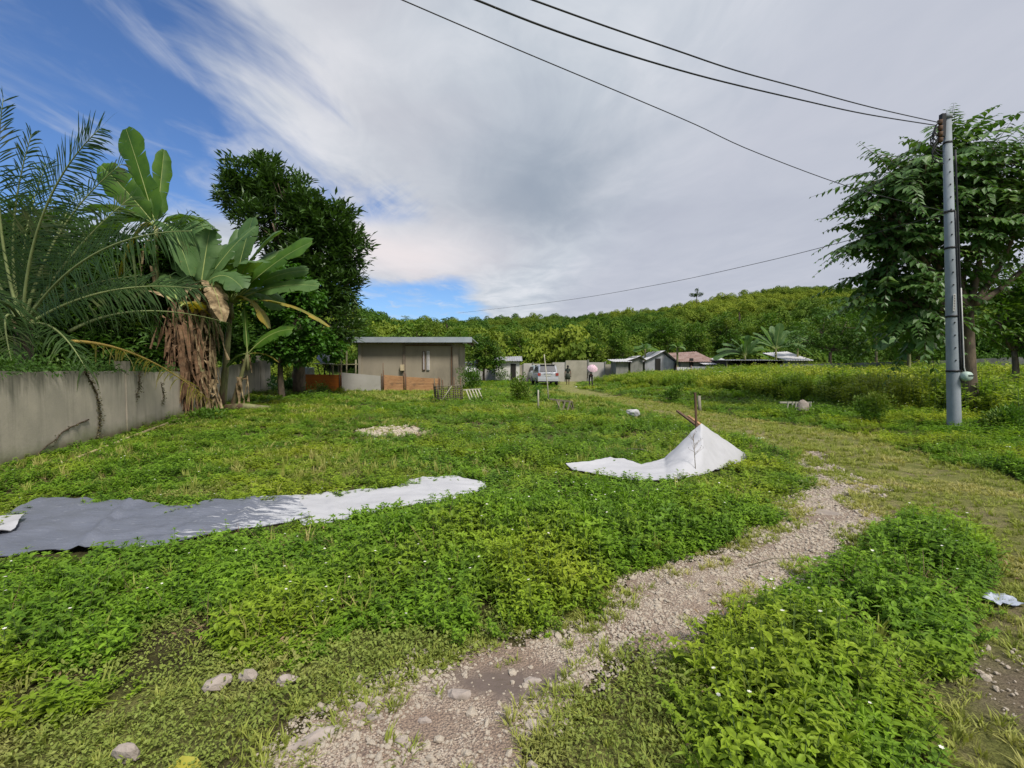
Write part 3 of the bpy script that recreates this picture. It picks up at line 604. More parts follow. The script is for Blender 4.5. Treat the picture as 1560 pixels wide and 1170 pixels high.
# big dark tree on the left, beyond the wall
Y0 = 27
tree('broadleaf_tree', GX(455, Y0), P(452, 470, Y0), [blob(395, 275, Y0, 42, 30), blob(372, 300, Y0, 36, 26), blob(438, 300, Y0, 44, 30), blob(465, 330, Y0, 40, 32), blob(415, 340, Y0-1, 44, 34), blob(500, 345, Y0, 40, 34), blob(530, 385, Y0, 30, 34), blob(485, 395, Y0, 44, 40), blob(510, 440, Y0, 38, 40), blob(450, 420, Y0+1, 40, 44), blob(495, 480, Y0, 36, 34), blob(440, 480, Y0+1, 40, 40), blob(525, 500, Y0-1, 20, 26)],
     1900, .50, .15, (M_DARK, M_BARK), 'tall dark green tree rising behind the banana plants at left', seed=3, tr=.3, per=15, hole=.02, droop=-.1, tmpl=T_RH, shell=(.45, 1.1))
# mid green broad leafed tree / vines in front of it
Y0 = 24
tree('leafy_tree', GX(430, Y0), P(430, 520, Y0), [blob(440, 430, Y0, 40, 26), blob(470, 450, Y0, 24, 26), blob(410, 470, Y0, 40, 30), blob(450, 490, Y0, 36, 30), blob(400, 510, Y0, 34, 28), blob(480, 525, Y0, 28, 22), blob(440, 530, Y0, 40, 24), blob(370, 530, Y0-1, 24, 22), blob(505, 530, Y0+1, 18, 20)],
     900, .26, .17, (M_BROAD, M_BARK), 'bright green broad leaved tree beside the orange fence', seed=5, tr=.14, per=12, shell=(.5, 1.05), hole=-.05, droop=.5)
# shaded trees behind the concrete wall at far left
for i, (px, Y0, bl) in enumerate([(40, 15, [(20, 400, 90, 70), (80, 450, 80, 60), (0, 480, 90, 60), (110, 500, 60, 46), (60, 530, 80, 34), (-20, 540, 80, 34), (150, 535, 50, 34), (60, 360, 60, 50), (140, 420, 50, 46)]), (190, 17, [(180, 430, 70, 60), (230, 470, 60, 50), (150, 490, 70, 50), (240, 390, 46, 40), (215, 520, 60, 36), (180, 545, 60, 30), (260, 540, 50, 34), (150, 400, 50, 46)]), (290, 22, [(290, 400, 50, 50), (320, 450, 50, 50), (270, 480, 50, 50), (330, 510, 46, 40), (290, 360, 30, 24)])]):
    tree('shade_tree', GX(px, Y0), P(px, 520, Y0), [blob(a, b, Y0, c_, d_) for a, b, c_, d_ in bl], 1500, .3, .12, (M_DKBACK, M_BARK), ['dark shaded tree behind the concrete wall at the far left edge', 'dark shaded tree behind the wall below the upright banana leaves', 'dark shaded tree behind the brown hanging banana leaves'][i], seed=20+i, tr=.16, per=13, shell=(.3, 1.05), hole=-.1)
# right hand tree with drooping shoots
Y0 = 15.5; base = G(1480, 634); base = Vector((base.x, base.y, base.z))
tr_ = tree('fruit_tree', base, P(1474, 470, base.y), [blob(1440, 235, Y0, 60, 34), blob(1390, 265, Y0, 52, 36), blob(1352, 305, Y0, 38, 30), blob(1500, 260, Y0, 60, 36), blob(1560, 300, Y0, 60, 46), blob(1430, 320, Y0, 62, 46), blob(1368, 370, Y0, 36, 40), blob(1400, 400, Y0, 50, 44), blob(1500, 330, Y0, 58, 42), blob(1350, 420, Y0, 30, 36), blob(1385, 460, Y0, 36, 40), blob(1430, 430, Y0+.5, 34, 40), blob(1620, 330, Y0, 60, 50), blob(1340, 350, Y0, 26, 24), blob(1405, 485, Y0, 26, 26), blob(1350, 450, Y0, 20, 26)],
     950, .37, .19, ([M_SHOOT, M_BARK], M_BARK), 'large tree with drooping dark leaves behind the utility pole', style='shoot', seed=8, tr=.2, per=13, hole=.12, shell=(.45, 1.0))
# trees behind the right one
for i, (px, Y0, bl, lab) in enumerate([(1265, 38, [(1250, 500, 34, 26), (1290, 490, 34, 30), (1225, 515, 24, 20), (1310, 520, 30, 26), (1270, 530, 40, 18)], 'dense dark green tree left of the small banana behind the grey wall'),
        (1400, 34, [(1370, 470, 30, 26), (1410, 490, 34, 30), (1350, 505, 26, 26), (1440, 500, 30, 34), (1390, 530, 36, 16)], 'mid green tree directly behind the small banana plant'),
        (1545, 22, [(1530, 430, 40, 30), (1580, 450, 50, 50), (1520, 480, 34, 40), (1560, 510, 50, 30), (1600, 500, 60, 50)], 'leafy green tree at the right edge behind the pole'),
        (1335, 48, [(1330, 465, 22, 18), (1345, 480, 26, 20), (1320, 490, 22, 18)], 'pale green tree far behind the drooping tree')]):
    tree('dense_tree', GX(px, Y0), P(px, 535, Y0), [blob(a, b, Y0, c_, d_) for a, b, c_, d_ in bl], 650, .26 if i != 2 else .3, .12, (M_DKBACK if i in (0,) else M_MID, M_BARK), lab, seed=40+i, tr=.14, per=12, shell=(.5, 1.05), hole=-.02)
# trees standing at the foot of the hill
FOOT = [(738, 46, 525, 28, 'round bushy green tree right of the grey house'), (560, 52, 500, 24, 'green tree above the left end of the house roof'), (700, 58, 510, 22, 'green tree at the hill foot above the right end of the house roof'), (790, 60, 512, 22, 'green tree behind the small white shack'), (905, 54, 528, 20, 'low dark tree behind the pale panel fence'), (940, 56, 520, 22, 'rounded tree left of the rusty roofed shacks'), (1010, 60, 508, 26, 'green tree behind the gabled grey shack'), (1060, 58, 512, 24, 'tree behind the rusty brown roof'), (1105, 62, 500, 26, 'tree behind the left banana clump'), (1165, 60, 500, 24, 'tree behind the tall far banana plant'), (860, 60, 516, 22, 'tree behind the two walking people'), (640, 60, 500, 22, 'tree behind the middle of the house roof')]
protoT = []
for i, (px, Y0, top, r, lab) in enumerate(FOOT):
    b0 = GX(px, Y0)
    if i < 4:
        H = P(px, top-r*.5, Y0).z; rr = r*Y0/FPX
        bl = [((b0.x+math.cos(a)*rr*.5, b0.y+math.sin(a)*rr*.5, H*(.5+.28*((j*37) % 3)/2)), (rr*.62, rr*.6, H*.26)) for j, a in enumerate([0, 1.3, 2.5, 3.7, 5.0])]+[((b0.x, b0.y, H*.82), (rr*.6, rr*.6, H*.2))]
        t = tree('hillside_tree', b0, (b0.x, b0.y, H*.35), bl, 420, .3, .15, (M_MID, M_BARK), lab, group='trees along the foot of the hill', seed=60+i, tr=.12, per=13, shell=(.5, 1.05), hole=-.05); protoT.append((t, H))
    else:
        src, H0 = protoT[1+i % 3]; c_ = src.copy(); COL.objects.link(c_); c_.location = b0; c_.rotation_euler = (0, 0, i*1.7); sc_ = P(px, top-r*.5, Y0).z/H0; c_.scale = (sc_,)*3; c_['label'] = lab
        for ch in src.children: d_ = ch.copy(); COL.objects.link(d_); d_.parent = c_
# lone tree on the skyline
t0 = P(1061, 452, YR-3); tree('skyline_tree', t0-Vector((0, 0, 3)), t0+Vector((0, 0, .3)), [((t0.x+.7, t0.y, t0.z+.7), (1.3, 1.1, .5)), ((t0.x-1.1, t0.y, t0.z+.5), (1.1, 1., .45)), ((t0.x+.2, t0.y, t0.z+1.9), (.5, .5, .8))], 90, .4, .26, (M_DARK, M_BARK), 'lone small tree sticking up from the hill skyline', seed=90, tr=.16, per=10)
# ================================================================== BANANA PLANTS
def leafmat(name, base, dark, vein, sc=1, trans=.35):
    m, nt, out = newmat(name); p = wpos(nt)
    c = mixc(nt, ramp(nt, noise(nt, p, 1.6, 3), [(.35, (0, 0, 0)), (.65, (1, 1, 1))]), dark, base)
    c = mixc(nt, ramp(nt, noise(nt, p, 5, 4, .7), [(.62, (0, 0, 0)), (.75, (1, 1, 1))]), c, vein)
    c = mixc(nt, ramp(nt, noise(nt, p, 3.1, 6, .8), [(.64, (0, 0, 0)), (.70, (1, 1, 1))]), c, (.24, .16, .06))
    b = N(nt, 'ShaderNodeBsdfPrincipled', i_Roughness=.5); b.inputs['Specular IOR Level'].default_value = .3; nt.links.new(c, b.inputs['Base Color'])
    t = nt.nodes.new('ShaderNodeBsdfTranslucent'); nt.links.new(mixc(nt, 1., c, (1.3, 1.35, .35), 'MULTIPLY'), t.inputs[0])
    mx = nt.nodes.new('ShaderNodeMixShader'); mx.inputs[0].default_value = trans; nt.links.new(b.outputs[0], mx.inputs[1]); nt.links.new(t.outputs[0], mx.inputs[2]); nt.links.new(mx.outputs[0], out.inputs[0]); return m
M_BAN = leafmat('banana_leaf', (.115, .20, .065), (.06, .125, .035), (.14, .20, .06))
M_BANL = leafmat('fresh_banana_leaf', (.10, .20, .025), (.055, .13, .02), (.15, .21, .045), trans=.45)
M_BRIB = solid('banana_midrib', (.32, .36, .12), (.22, .28, .08))
M_BYEL = leafmat('yellowing_leaf', (.38, .27, .04), (.20, .22, .05), (.30, .15, .04))
M_DEAD = solid('dead_leaf', (.28, .20, .11), (.11, .08, .045), 7, .9, .1, bump=.4, c3=(.40, .31, .18), s3=3, l3=.5, h3=.62)
M_BTR = solid('banana_stem', (.24, .25, .10), (.10, .09, .045), 5, .6, .3, stretch=(1, 1, .25), c3=(.09, .055, .035), s3=3, l3=.5, h3=.6, bump=.4)
def bleaf(m_, a, b, arch=.3, width=.33, face=(0, 0, 1), petiole=.12, seed=0, tear=.3, fold=.25, mi=0, ri=1, sagw=.15, n=22):
    """one banana leaf: midrib from a to b arched upward, blade split by tears"""
    R_ = np.random.default_rng(seed); a = np.array(a, float); b = np.array(b, float); L = np.linalg.norm(b-a); c_ = (a+b)/2+np.array([0, 0, arch*L])
    t = np.linspace(0, 1, n+1)[:, None]; cv = (1-t)**2*a+2*t*(1-t)*c_+t*t*b; tg = nrm(2*(1-t)*(c_-a)+2*t*(b-c_)); f = np.array(face, float)
    sd = nrm(np.cross(tg, f)); nn = nrm(np.cross(sd, tg)); m_.tube([tuple(x) for x in cv], list(np.linspace(.028, .006, n+1)), 5, ri)
    tt = t[:, 0]; prof = np.where(tt < petiole, 0, np.clip((tt-petiole)/.12, 0, 1)**.6*np.clip((1.02-tt)/.16, 0, 1)**.55)*width*(1+.14*np.sin(tt*11+seed)+.07*np.sin(tt*29+seed*2))
    for sg in (1, -1):
        i = 0
        while i < n:
            j = i+1+int(R_.random() > tear)*R_.integers(1, 4); j = min(j, n)
            dz = R_.uniform(0, 1)*sagw; sl = R_.normal(0, .04)
            rows = []
            for q in range(i, j+1):
                w_ = prof[q]; e = [cv[q]+nn[q]*.004, cv[q]+sd[q]*sg*w_*.5+nn[q]*(w_*fold*.5)*(1-dz), cv[q]+sd[q]*sg*w_+tg[q]*w_*(.25+sl)+nn[q]*w_*(fold*.3-dz)-np.array([0, 0, w_*dz*.9])]
                rows.append(e)
            if max(prof[i:j+1]) > 0: m_.grid(np.array(rows), mi, True)
            i = j
def banana(name, base, top, leaves, label, group, mats=None, r=.13, dead=0, deadh=(0.3, 1.), seed=0, dmat=None):
    t = thing(name, base, label, 'banana plant', group); m_ = MB(); R_ = np.random.default_rng(seed)
    m_.tube(curve(Vector(base)-Vector((0, 0, .1)), top, (0, 0, 0), 8), list(np.linspace(r, r*.55, 9)), 9)
    for i in range(5):
        q = 2*PI*i/5; o_ = Vector((math.cos(q), math.sin(q), 0))*r*.5; m_.tube([Vector(top)-Vector((0, 0, .6))+o_*.5, Vector(top)+o_*.3+Vector((0, 0, .1))], [r*.5, .03], 5)
    m_.build('trunk', M_BTR, t)
    for i, lf in enumerate(leaves):
        tip = lf[0]; kw = dict(lf[1]) if len(lf) > 1 else {}; mt = kw.pop('mat', M_BAN); lm = MB(); st_ = kw.pop('start', None)
        bleaf(lm, st_ or top, tip, seed=seed*31+i, **kw); lm.build('leaf', [mt, M_BRIB], t)
    if dead:
        dm = MB(); base_ = Vector(base); top_ = Vector(top)
        for i in range(dead):
            f = R_.uniform(*deadh); a = base_.lerp(top_, f); an = R_.uniform(0, 2*PI); d_ = Vector((math.cos(an), math.sin(an)*.6, 0)); k_ = R_.uniform(.2, .75)
            p1 = a+d_*k_*.8+Vector((0, 0, R_.uniform(-.1, .25))); p2 = a+d_*k_*R_.uniform(.6, 1.3)+Vector((R_.normal(0, .12), R_.normal(0, .1), -R_.uniform(.4, 1.5))); p2.z = max(p2.z, .1)
            pts = [a.lerp(p1, s_) for s_ in (0, .5, 1)]+[p1.lerp(p2, s_) for s_ in (.33, .66, 1)]; wd = R_.uniform(.02, .085); rows = []
            for j, p_ in enumerate(pts):
                w_ = wd*(.4+.8*math.sin(PI*min(j/5+.1, 1)))*R_.uniform(.7, 1.2); sd = Vector((-d_.y, d_.x, 0)).normalized(); rows.append([p_+sd*w_+Vector((0, 0, R_.normal(0, .04))), p_+d_*.05*R_.normal(), p_-sd*w_+Vector((0, 0, R_.normal(0, .04)))])
            dm.grid(np.array([[tuple(x) for x in r_] for r_ in rows]), 0, False)
        dm.build('dead_leaves', dmat or M_DEAD, t)
    return t
GB = 'banana plants by the concrete wall'
FC = (0, -1, .25)
Y0 = 16.5; A = P(238, 345, Y0); bA = GX(235, Y0)
banana('banana_plant', bA, A, [(P(192, 196, Y0), dict(arch=.05, width=.46, face=(-.25, -1, .2), mat=M_BANL, tear=.3, fold=.1, petiole=.06, sagw=.1)), (P(250, 228, Y0+.5), dict(arch=.0, width=.26, face=(.9, -.6, .1), mat=M_BANL, tear=.05, fold=.4, petiole=.1)), (P(154, 252, Y0-.3), dict(arch=.06, width=.44, face=(-.3, -.9, .5), mat=M_BANL, tear=.35, fold=.5)),
    (P(130, 320, Y0-.5), dict(arch=.3, width=.4, mat=M_BAN)), (P(150, 360, Y0+.8), dict(arch=.35, width=.4)), (P(330, 350, Y0+.5), dict(arch=.4, width=.4)), (P(290, 420, Y0-.6), dict(arch=.55, width=.38, tear=.7)), (P(180, 430, Y0-.6), dict(arch=.6, width=.38, tear=.7, mat=M_BYEL))], 'tallest banana plant with three big upright leaves against the blue sky', GB, seed=2, dead=10, deadh=(.5, .98))
Y0 = 18.0; bB = G(338, 620); B = P(352, 462, bB.y)
YB = bB.y
banana('banana_plant', bB, B, [(P(476, 368, YB-.5), dict(arch=.12, width=.52, face=(-.15, -.75, .6), mat=M_BANL, tear=.25, fold=.45, petiole=.2, sagw=.12)), (P(385, 332, YB+.4), dict(arch=.1, width=.5, face=(-.2, -.6, .8), tear=.3)), (P(230, 402, YB-.7), dict(arch=.32, width=.55, face=(0, -.8, .8), tear=.15, petiole=.25)),
    (P(262, 352, YB+.2), dict(arch=.25, width=.46, face=(0, -.3, 1), tear=.5)), (P(470, 412, YB+.3), dict(arch=.2, width=.34, face=(0, -.8, .6), tear=.2, petiole=.3)), (P(486, 436, YB-.2), dict(arch=.16, width=.34, face=(0, -.8, .6), tear=.2, petiole=.3)), (P(430, 352, YB+.8), dict(arch=.3, width=.34, tear=.3)), (P(396, 400, YB-1.4), dict(arch=.4, width=.5, face=(0, -.3, 1), tear=.15)),
    (P(325, 390, YB-1.2), dict(arch=.35, width=.48, face=(0, -.4, 1), tear=.2)), (P(502, 498, YB-.5), dict(arch=.22, width=.3, mat=M_BYEL, tear=.5, petiole=.3)), (P(262, 440, YB+.6), dict(arch=.5, width=.36, tear=.8)), (P(300, 330, YB+1), dict(arch=.15, width=.4, tear=.4)), (P(240, 420, YB+.3), dict(arch=.35, width=.42, face=(0, -.6, .8), tear=.4)), (P(280, 470, YB+.5), dict(arch=.7, width=.4, face=(0, -.7, .7), tear=.6)), (P(430, 470, YB+.8), dict(arch=.6, width=.4, face=(0, -.7, .7), tear=.5)), (P(440, 380, YB+1), dict(arch=.2, width=.42, face=(0, -.6, .8), tear=.3)), (P(365, 350, YB+1), dict(arch=.0, width=.36, face=(.4, -.9, .3), tear=.3)), (P(345, 420, YB-1.6), dict(arch=.5, width=.42, face=(0, -.8, .5), tear=.3, mat=M_BANL)), (P(270, 500, YB+.2), dict(arch=.8, width=.36, mat=M_DEAD, tear=.9)), (P(410, 500, YB), dict(arch=.7, width=.34, mat=M_BYEL, tear=.7))], 'banana plant with green trunk and long leaves arching to the right', GB, seed=4, r=.15)
bC = G(309, 627); YB = bC.y; C_ = P(305, 445, YB)
banana('banana_plant', bC, C_, [(P(200, 470, YB-.4), dict(arch=.35, width=.34, mat=M_BYEL, tear=.8)), (P(250, 380, YB+.5), dict(arch=.2, width=.42, tear=.5)), (P(345, 372, YB+.7), dict(arch=.2, width=.4, tear=.5)), (P(230, 350, YB+1.2), dict(arch=.2, width=.42, tear=.5)), (P(290, 340, YB+1.2), dict(arch=.1, width=.42, face=FC, tear=.5)), (P(390, 345, YB+.2), dict(arch=.15, width=.4, face=(0, -.6, .8), tear=.5)), (P(240, 440, YB-.8), dict(arch=.5, width=.42, face=(0, -.7, .7), tear=.5)), (P(370, 440, YB-.7), dict(arch=.5, width=.4, face=(0, -.7, .7), tear=.5)), (P(265, 480, YB-.9), dict(arch=.9, width=.34, mat=M_DEAD, tear=.9)), (P(340, 490, YB-.9), dict(arch=.8, width=.3, mat=M_DEAD, tear=.9)), (P(320, 350, YB+.3), dict(arch=.1, width=.44, face=(.3, -.8, .5), tear=.4))], 'banana plant wrapped in hanging brown dead leaves', GB, seed=6, r=.15, dead=210, deadh=(.12, 1.0))
bD = G(352, 622); D_ = P(377, 540, bD.y-.1)
banana('banana_plant', bD, D_, [(P(446, 502, bD.y-.2), dict(arch=.25, width=.36, face=(0, -.7, .8), mat=M_BANL, tear=.1)), (P(345, 560, bD.y-.3), dict(arch=.4, width=.16, mat=M_BAN)), (P(372, 470, bD.y), dict(arch=.05, width=.1, mat=M_BANL)), (P(425, 552, bD.y+.3), dict(arch=.3, width=.2, mat=M_BYEL, tear=.6))], 'small young banana leaning right in front of the wall', GB, seed=8, r=.10, dead=6)
bE = G(288, 634); banana('banana_plant', bE, P(272, 470, bE.y), [(P(190, 500, 17.5), dict(arch=.4, width=.3, mat=M_DEAD, tear=.9)), (P(320, 510, 17.3), dict(arch=.5, width=.3, mat=M_BYEL, tear=.9)), (P(250, 400, 18.2), dict(arch=.1, width=.35, tear=.5))], 'leftmost banana stem hidden by reddish brown withered leaves', GB, seed=9, r=.12, dead=150, deadh=(.2, .98), dmat=solid('withered_leaf', (.20, .115, .065), (.08, .05, .03), 6, .9, .1, bump=.4, c3=(.26, .17, .10), s3=4, l3=.5, h3=.7))
# far banana plants
def farban(px, pyb, pyt, Y, spread, label, seed, nl=9):
    R_ = random.Random(seed); b_ = GX(px, Y); t_ = P(px, pyt+spread*.75, Y); lv = []
    for i in range(nl):
        a = PI*(i+.5)/nl; k = R_.uniform(.8, 1.1)
        lv.append((P(px+math.cos(a)*spread*k, pyt+spread*.75-math.sin(a)*spread*.75*k+abs(math.cos(a))*spread*.25, Y+R_.uniform(-.9, .9)), dict(arch=.18+.15*abs(math.cos(a)), width=.34, face=(0, -.5, 1), mat=R_.choice([M_BAN, M_BAN, M_BANL]), tear=.35, n=12)))
    return banana('banana_plant', b_, t_, lv, label, 'far banana plants beyond the field', seed=seed, r=.14)
farban(1385, 560, 488, 30, 50, 'small banana plant with drooping leaves just behind the grey wall', 11, 10)
farban(1182, 570, 486, 46, 62, 'tall far banana plant behind the dark open shed', 12, 12)
farban(1135, 570, 508, 45, 46, 'far banana plant left of the tallest one by the shed', 13, 10)
farban(1215, 560, 500, 48, 34, 'far banana plant above the metal roof pile', 14, 8)
farban(983, 570, 520, 50, 18, 'small ragged banana plant left of the gabled shack', 15, 9)
farban(1032, 570, 520, 47, 14, 'short banana plant in front of the shacks', 16, 6)
# fallen banana trunk
m_ = MB(); a = G(344, 622, .1); b_ = G(412, 622, .1); m_.tube([a, a.lerp(b_, .4)+Vector((0, 0, .05)), b_], [.15, .14, .09], 9); c_ = G(452, 625, .08); m_.tube([b_-Vector((.3, 0, 0)), c_], [.05, .02], 5)
tag(m_.build('fallen_banana_trunk', M_BTR, origin=a), 'brown fallen banana trunk lying on the grass by the stems', 'fallen trunk')
# ================================================================== COCONUT PALM
M_FR = foliage('palm_leaflets', (.016, .042, .010), (.055, .10, .024), (.13, .14, .05), 1.2, .25, .6, .15, .55, .75)
M_FRY = foliage('yellow_palm_leaflets', (.40, .34, .07), (.55, .46, .16), (.2, .3, .05), 2, .25, .5, .3, .62, .75)
M_RIB = solid('palm_rib', (.20, .24, .09), (.14, .17, .06)); M_RIBY = solid('yellow_palm_rib', (.50, .36, .08), (.38, .26, .07))
def frond(parent, a, c, b, leaf=.75, droop=.35, n=62, mats=None, face=(0, 0, 1), t0=.12, seed=0, w=.016, thin=.93, jit=.16, sweep=.65):
    R_ = np.random.default_rng(seed); a, b, c = (np.array(x, float) for x in (a, b, c)); t = np.linspace(0, 1, 20)[:, None]
    f = lambda t: (1-t)**2*a+2*t*(1-t)*c+t*t*b; g = lambda t: nrm(2*(1-t)*(c-a)+2*t*(b-c)); m_ = MB(); m_.tube([tuple(x) for x in f(t)], list(np.linspace(.04, .006, 20)), 5, 1)
    for sg in (1, -1):
        tt = np.linspace(t0, 1, n)+R_.normal(0, .004, n); k = R_.random(n) < thin; tt = tt[k][:, None]; k = len(tt); pos = f(tt); tg = g(tt); sd = nrm(np.cross(tg, np.array(face, float)))*sg
        d = nrm(sd+tg*(sweep+.9*np.clip(tt-.7, 0, 1)*2)+R_.normal(0, jit, (k, 3))); L = (leaf*(.35+.75*np.sin(PI*np.clip(tt*.85+.08, 0, 1)))*R_.uniform(.62, 1.12, (k, 1)))
        dz = np.array([0, 0, -1.])*droop*R_.uniform(.3, 2.1, (k, 1)); nn = nrm(np.cross(d, tg)); p1 = pos+d*L*.4+dz*L*.12; p2 = pos+d*L*.75+dz*L*.5; p3 = pos+d*L*.95+dz*L*1.0
        wv = nrm(np.cross(d, nn))*w; V = np.stack([pos-wv*.5, pos+wv*.5, p1-wv, p1+wv, p2-wv*.7, p2+wv*.7, p3], 1); F0 = np.array([(0, 1, 3, 2), (2, 3, 5, 4)]); F1 = np.array([(4, 5, 6)]); o_ = (np.arange(k)*7)[:, None, None]
        base_ = m_.n; m_.add(V.reshape(-1, 3), (F0[None]+o_).reshape(-1, 4), 0); m_.b.append((np.zeros((0, 3)), (F1[None]+o_).reshape(-1, 3)+base_, 0, False))
    return m_.build('frond', mats or [M_FR, M_RIB], parent)
YP = 10.5; K = P(35, 500, YP); kb = Vector((K.x, YP, float(gh(K.x, YP))))
pt = thing('coconut_palm', kb, 'young coconut palm with long feathery fronds behind the wall at left', 'palm tree')
m_ = MB(); m_.tube([kb-Vector((0, 0, .2)), (kb+K)/2, K], [.24, .17, .15], 10); m_.build('trunk', M_BARK, pt)
m_ = MB()
for i in range(9): q = 2*PI*i/9; m_.tube([K-Vector((0, 0, .3)), K+Vector((math.cos(q)*.14, math.sin(q)*.14, .2))], [.08, .04], 5)
m_.build('crownshaft', M_DEAD, pt)
frond(pt, K, P(40, 300, YP-.5), P(152, 196, YP-1.), 1.05, .12, 105, face=(0, -1, .3), seed=1, jit=.12)
frond(pt, K, P(120, 350, YP-1), P(292, 352, YP-1.6), 1.0, .22, 110, face=(0, -1, .4), seed=2, jit=.14)
frond(pt, K, P(-20, 330, YP), P(5, 150, YP-.6), .8, .1, 60, face=(0, -1, .2), seed=3)
frond(pt, K, P(-40, 380, YP+.6), P(-70, 190, YP), .9, .2, 60, face=(0, -1, .3), seed=4)
frond(pt, K, P(60, 400, YP+1.2), P(120, 290, YP+2), .8, .4, 56, face=(0, -.6, .8), seed=5)
frond(pt, K, P(-40, 460, YP-1.2), P(-130, 520, YP-2.4), .9, .5, 56, seed=6)
frond(pt, K, P(90, 430, YP+1.), P(210, 420, YP+1.6), .8, .5, 60, face=(0, -.5, 1), seed=7)
frond(pt, K, P(10, 430, YP-1.6), P(-60, 470, YP-3.0), .8, .55, 60, face=(0, -.5, 1), seed=8)
frond(pt, K, P(0, 360, YP+.3), P(48, 205, YP-.2), .85, .2, 80, face=(0, -1, .3), seed=31)
frond(pt, K, P(70, 340, YP+.6), P(185, 250, YP+.4), .85, .25, 86, face=(0, -1, .4), seed=32)
frond(pt, K, P(-10, 440, YP-.8), P(20, 560, YP-1.9), .7, .6, 60, seed=33)
frond(pt, K, P(-20, 410, YP+1), P(-90, 330, YP+1), .8, .3, 60, face=(0, -.8, .6), seed=9)
frond(pt, K, P(150, 420, YP+.4), P(300, 440, YP+.8), .9, .3, 90, face=(0, -.9, .6), seed=21)
frond(pt, K, P(100, 380, YP+.8), P(200, 300, YP+1.4), .9, .2, 90, face=(0, -1, .3), seed=22)
frond(pt, K, P(20, 380, YP+.8), P(70, 250, YP+1.4), .8, .2, 80, face=(0, -1, .3), seed=23)
frond(pt, P(105, 505, YP+.2), P(200, 450, YP+2.5), P(348, 492, 15.2), .55, .95, 60, seed=10, thin=.75, jit=.1)
frond(pt, K, P(80, 470, YP-.4), P(130, 560, YP-1.0), .5, .9, 40, seed=11, thin=.7)
yf = P(108, 520, YP-.2)
fy = thing('fallen_palm_frond', yf, 'yellow dry palm frond hanging over the top of the concrete wall', 'palm frond')
frond(fy, yf, P(215, 520, 11.5), P(318, 610, 15.0), .5, .8, 52, mats=[M_FRY, M_RIBY], seed=12, thin=.6, w=.016, jit=.14)
for ob in fy.children: ob.name = 'leaflets'
M_ROCK = solid('weathered_rock', (.40, .34, .30), (.24, .20, .17), 5, .95, .1, bump=.9, bscale=14, c3=(.15, .12, .09), s3=4, l3=.5, h3=.68)
# ================================================================== CONCRETE WALL ON THE LEFT
M_CONC, nt, out = newmat('stained_concrete'); o_ = opos(nt)
sz_ = nt.nodes.new('ShaderNodeSeparateXYZ'); nt.links.new(wpos(nt), sz_.inputs[0]); Zc = sz_.outputs[2]
c = mixc(nt, ramp(nt, noise(nt, o_, 1.2, 5, .6), [(.35, (0, 0, 0)), (.65, (1, 1, 1))]), (.50, .435, .345), (.39, .345, .275))
stv = vmul(nt, o_, (2.2, 2.2, .22)); streak = noise(nt, stv, 1.6, 5, .65)
c = mixc(nt, mth(nt, 'MULTIPLY', ramp(nt, streak, [(.50, (0, 0, 0)), (.75, (1, 1, 1))]), .45), c, (.13, .125, .10))
topm = ramp(nt, mth(nt, 'ADD', Zc, mth(nt, 'MULTIPLY', mth(nt, 'SUBTRACT', streak, .5), 1.6)), [(.35, (0, 0, 0)), (.55, (0, 0, 0))])
def zr(a, b, amp, n_):
    m = nt.nodes.new('ShaderNodeMapRange'); nt.links.new(mth(nt, 'ADD', Zc, mth(nt, 'MULTIPLY', mth(nt, 'SUBTRACT', n_, .5), amp)), m.inputs[0]); m.inputs[1].default_value = a; m.inputs[2].default_value = b; return m.outputs[0]
c = mixc(nt, mth(nt, 'MULTIPLY', zr(1.15, 1.55, 1.3, streak), .75), c, (.085, .085, .06))
c = mixc(nt, mth(nt, 'MULTIPLY', zr(.35, .05, .5, noise(nt, o_, 2, 4)), .7), c, (.12, .14, .05))
c = mixc(nt, mth(nt, 'MULTIPLY', zr(.18, .02, .3, noise(nt, o_, 3, 4)), .6), c, (.12, .075, .04))
b = N(nt, 'ShaderNodeBsdfPrincipled', i_Roughness=.85); b.inputs['Specular IOR Level'].default_value = .25; nt.links.new(c, b.inputs['Base Color'])
bp = N(nt, 'ShaderNodeBump', i_Strength=.35, i_Distance=.01); nt.links.new(noise(nt, o_, 18, 6, .7), bp.inputs['Height']); nt.links.new(bp.outputs[0], b.inputs['Normal']); nt.links.new(b.outputs[0], out.inputs[0])
A_ = G(0, 712); B_ = G(290, 632); WP = [A_+(A_-B_)*.75, A_, B_, Vector((-12.6, 21.2, 0)), Vector((-14.4, 27, 0)), Vector((-15.2, 29.6, 0))]
WP = [Vector((p_.x, p_.y, 0)) for p_ in WP]; WH = [1.52, 1.52, 1.42, 1.62, 1.95, 1.95]
def wallpt(px, h=0, off=.0):
    u_ = (px-780)/FPX
    for i in range(len(WP)-1):
        a, b2 = WP[i], WP[i+1]; d = b2-a; den = d.x-u_*d.y
        t = (u_*a.y-a.x)/den
        if -1e-6 <= t <= 1+1e-6:
            p_ = a+d*t; n_ = Vector((d.y, -d.x, 0)).normalized(); n_ = n_ if n_.x > 0 else -n_; p_ = p_+n_*off; p_.z = h; return p_, WH[i]*(1-t)+WH[i+1]*t, d.normalized(), n_
def wall_at_px(px, py, off=.02):
    p_, h_, d, n_ = wallpt(px, 0, off); r_ = ray(px, py); p_.z = CAMH+r_[2]/r_[1]*p_.y; return p_
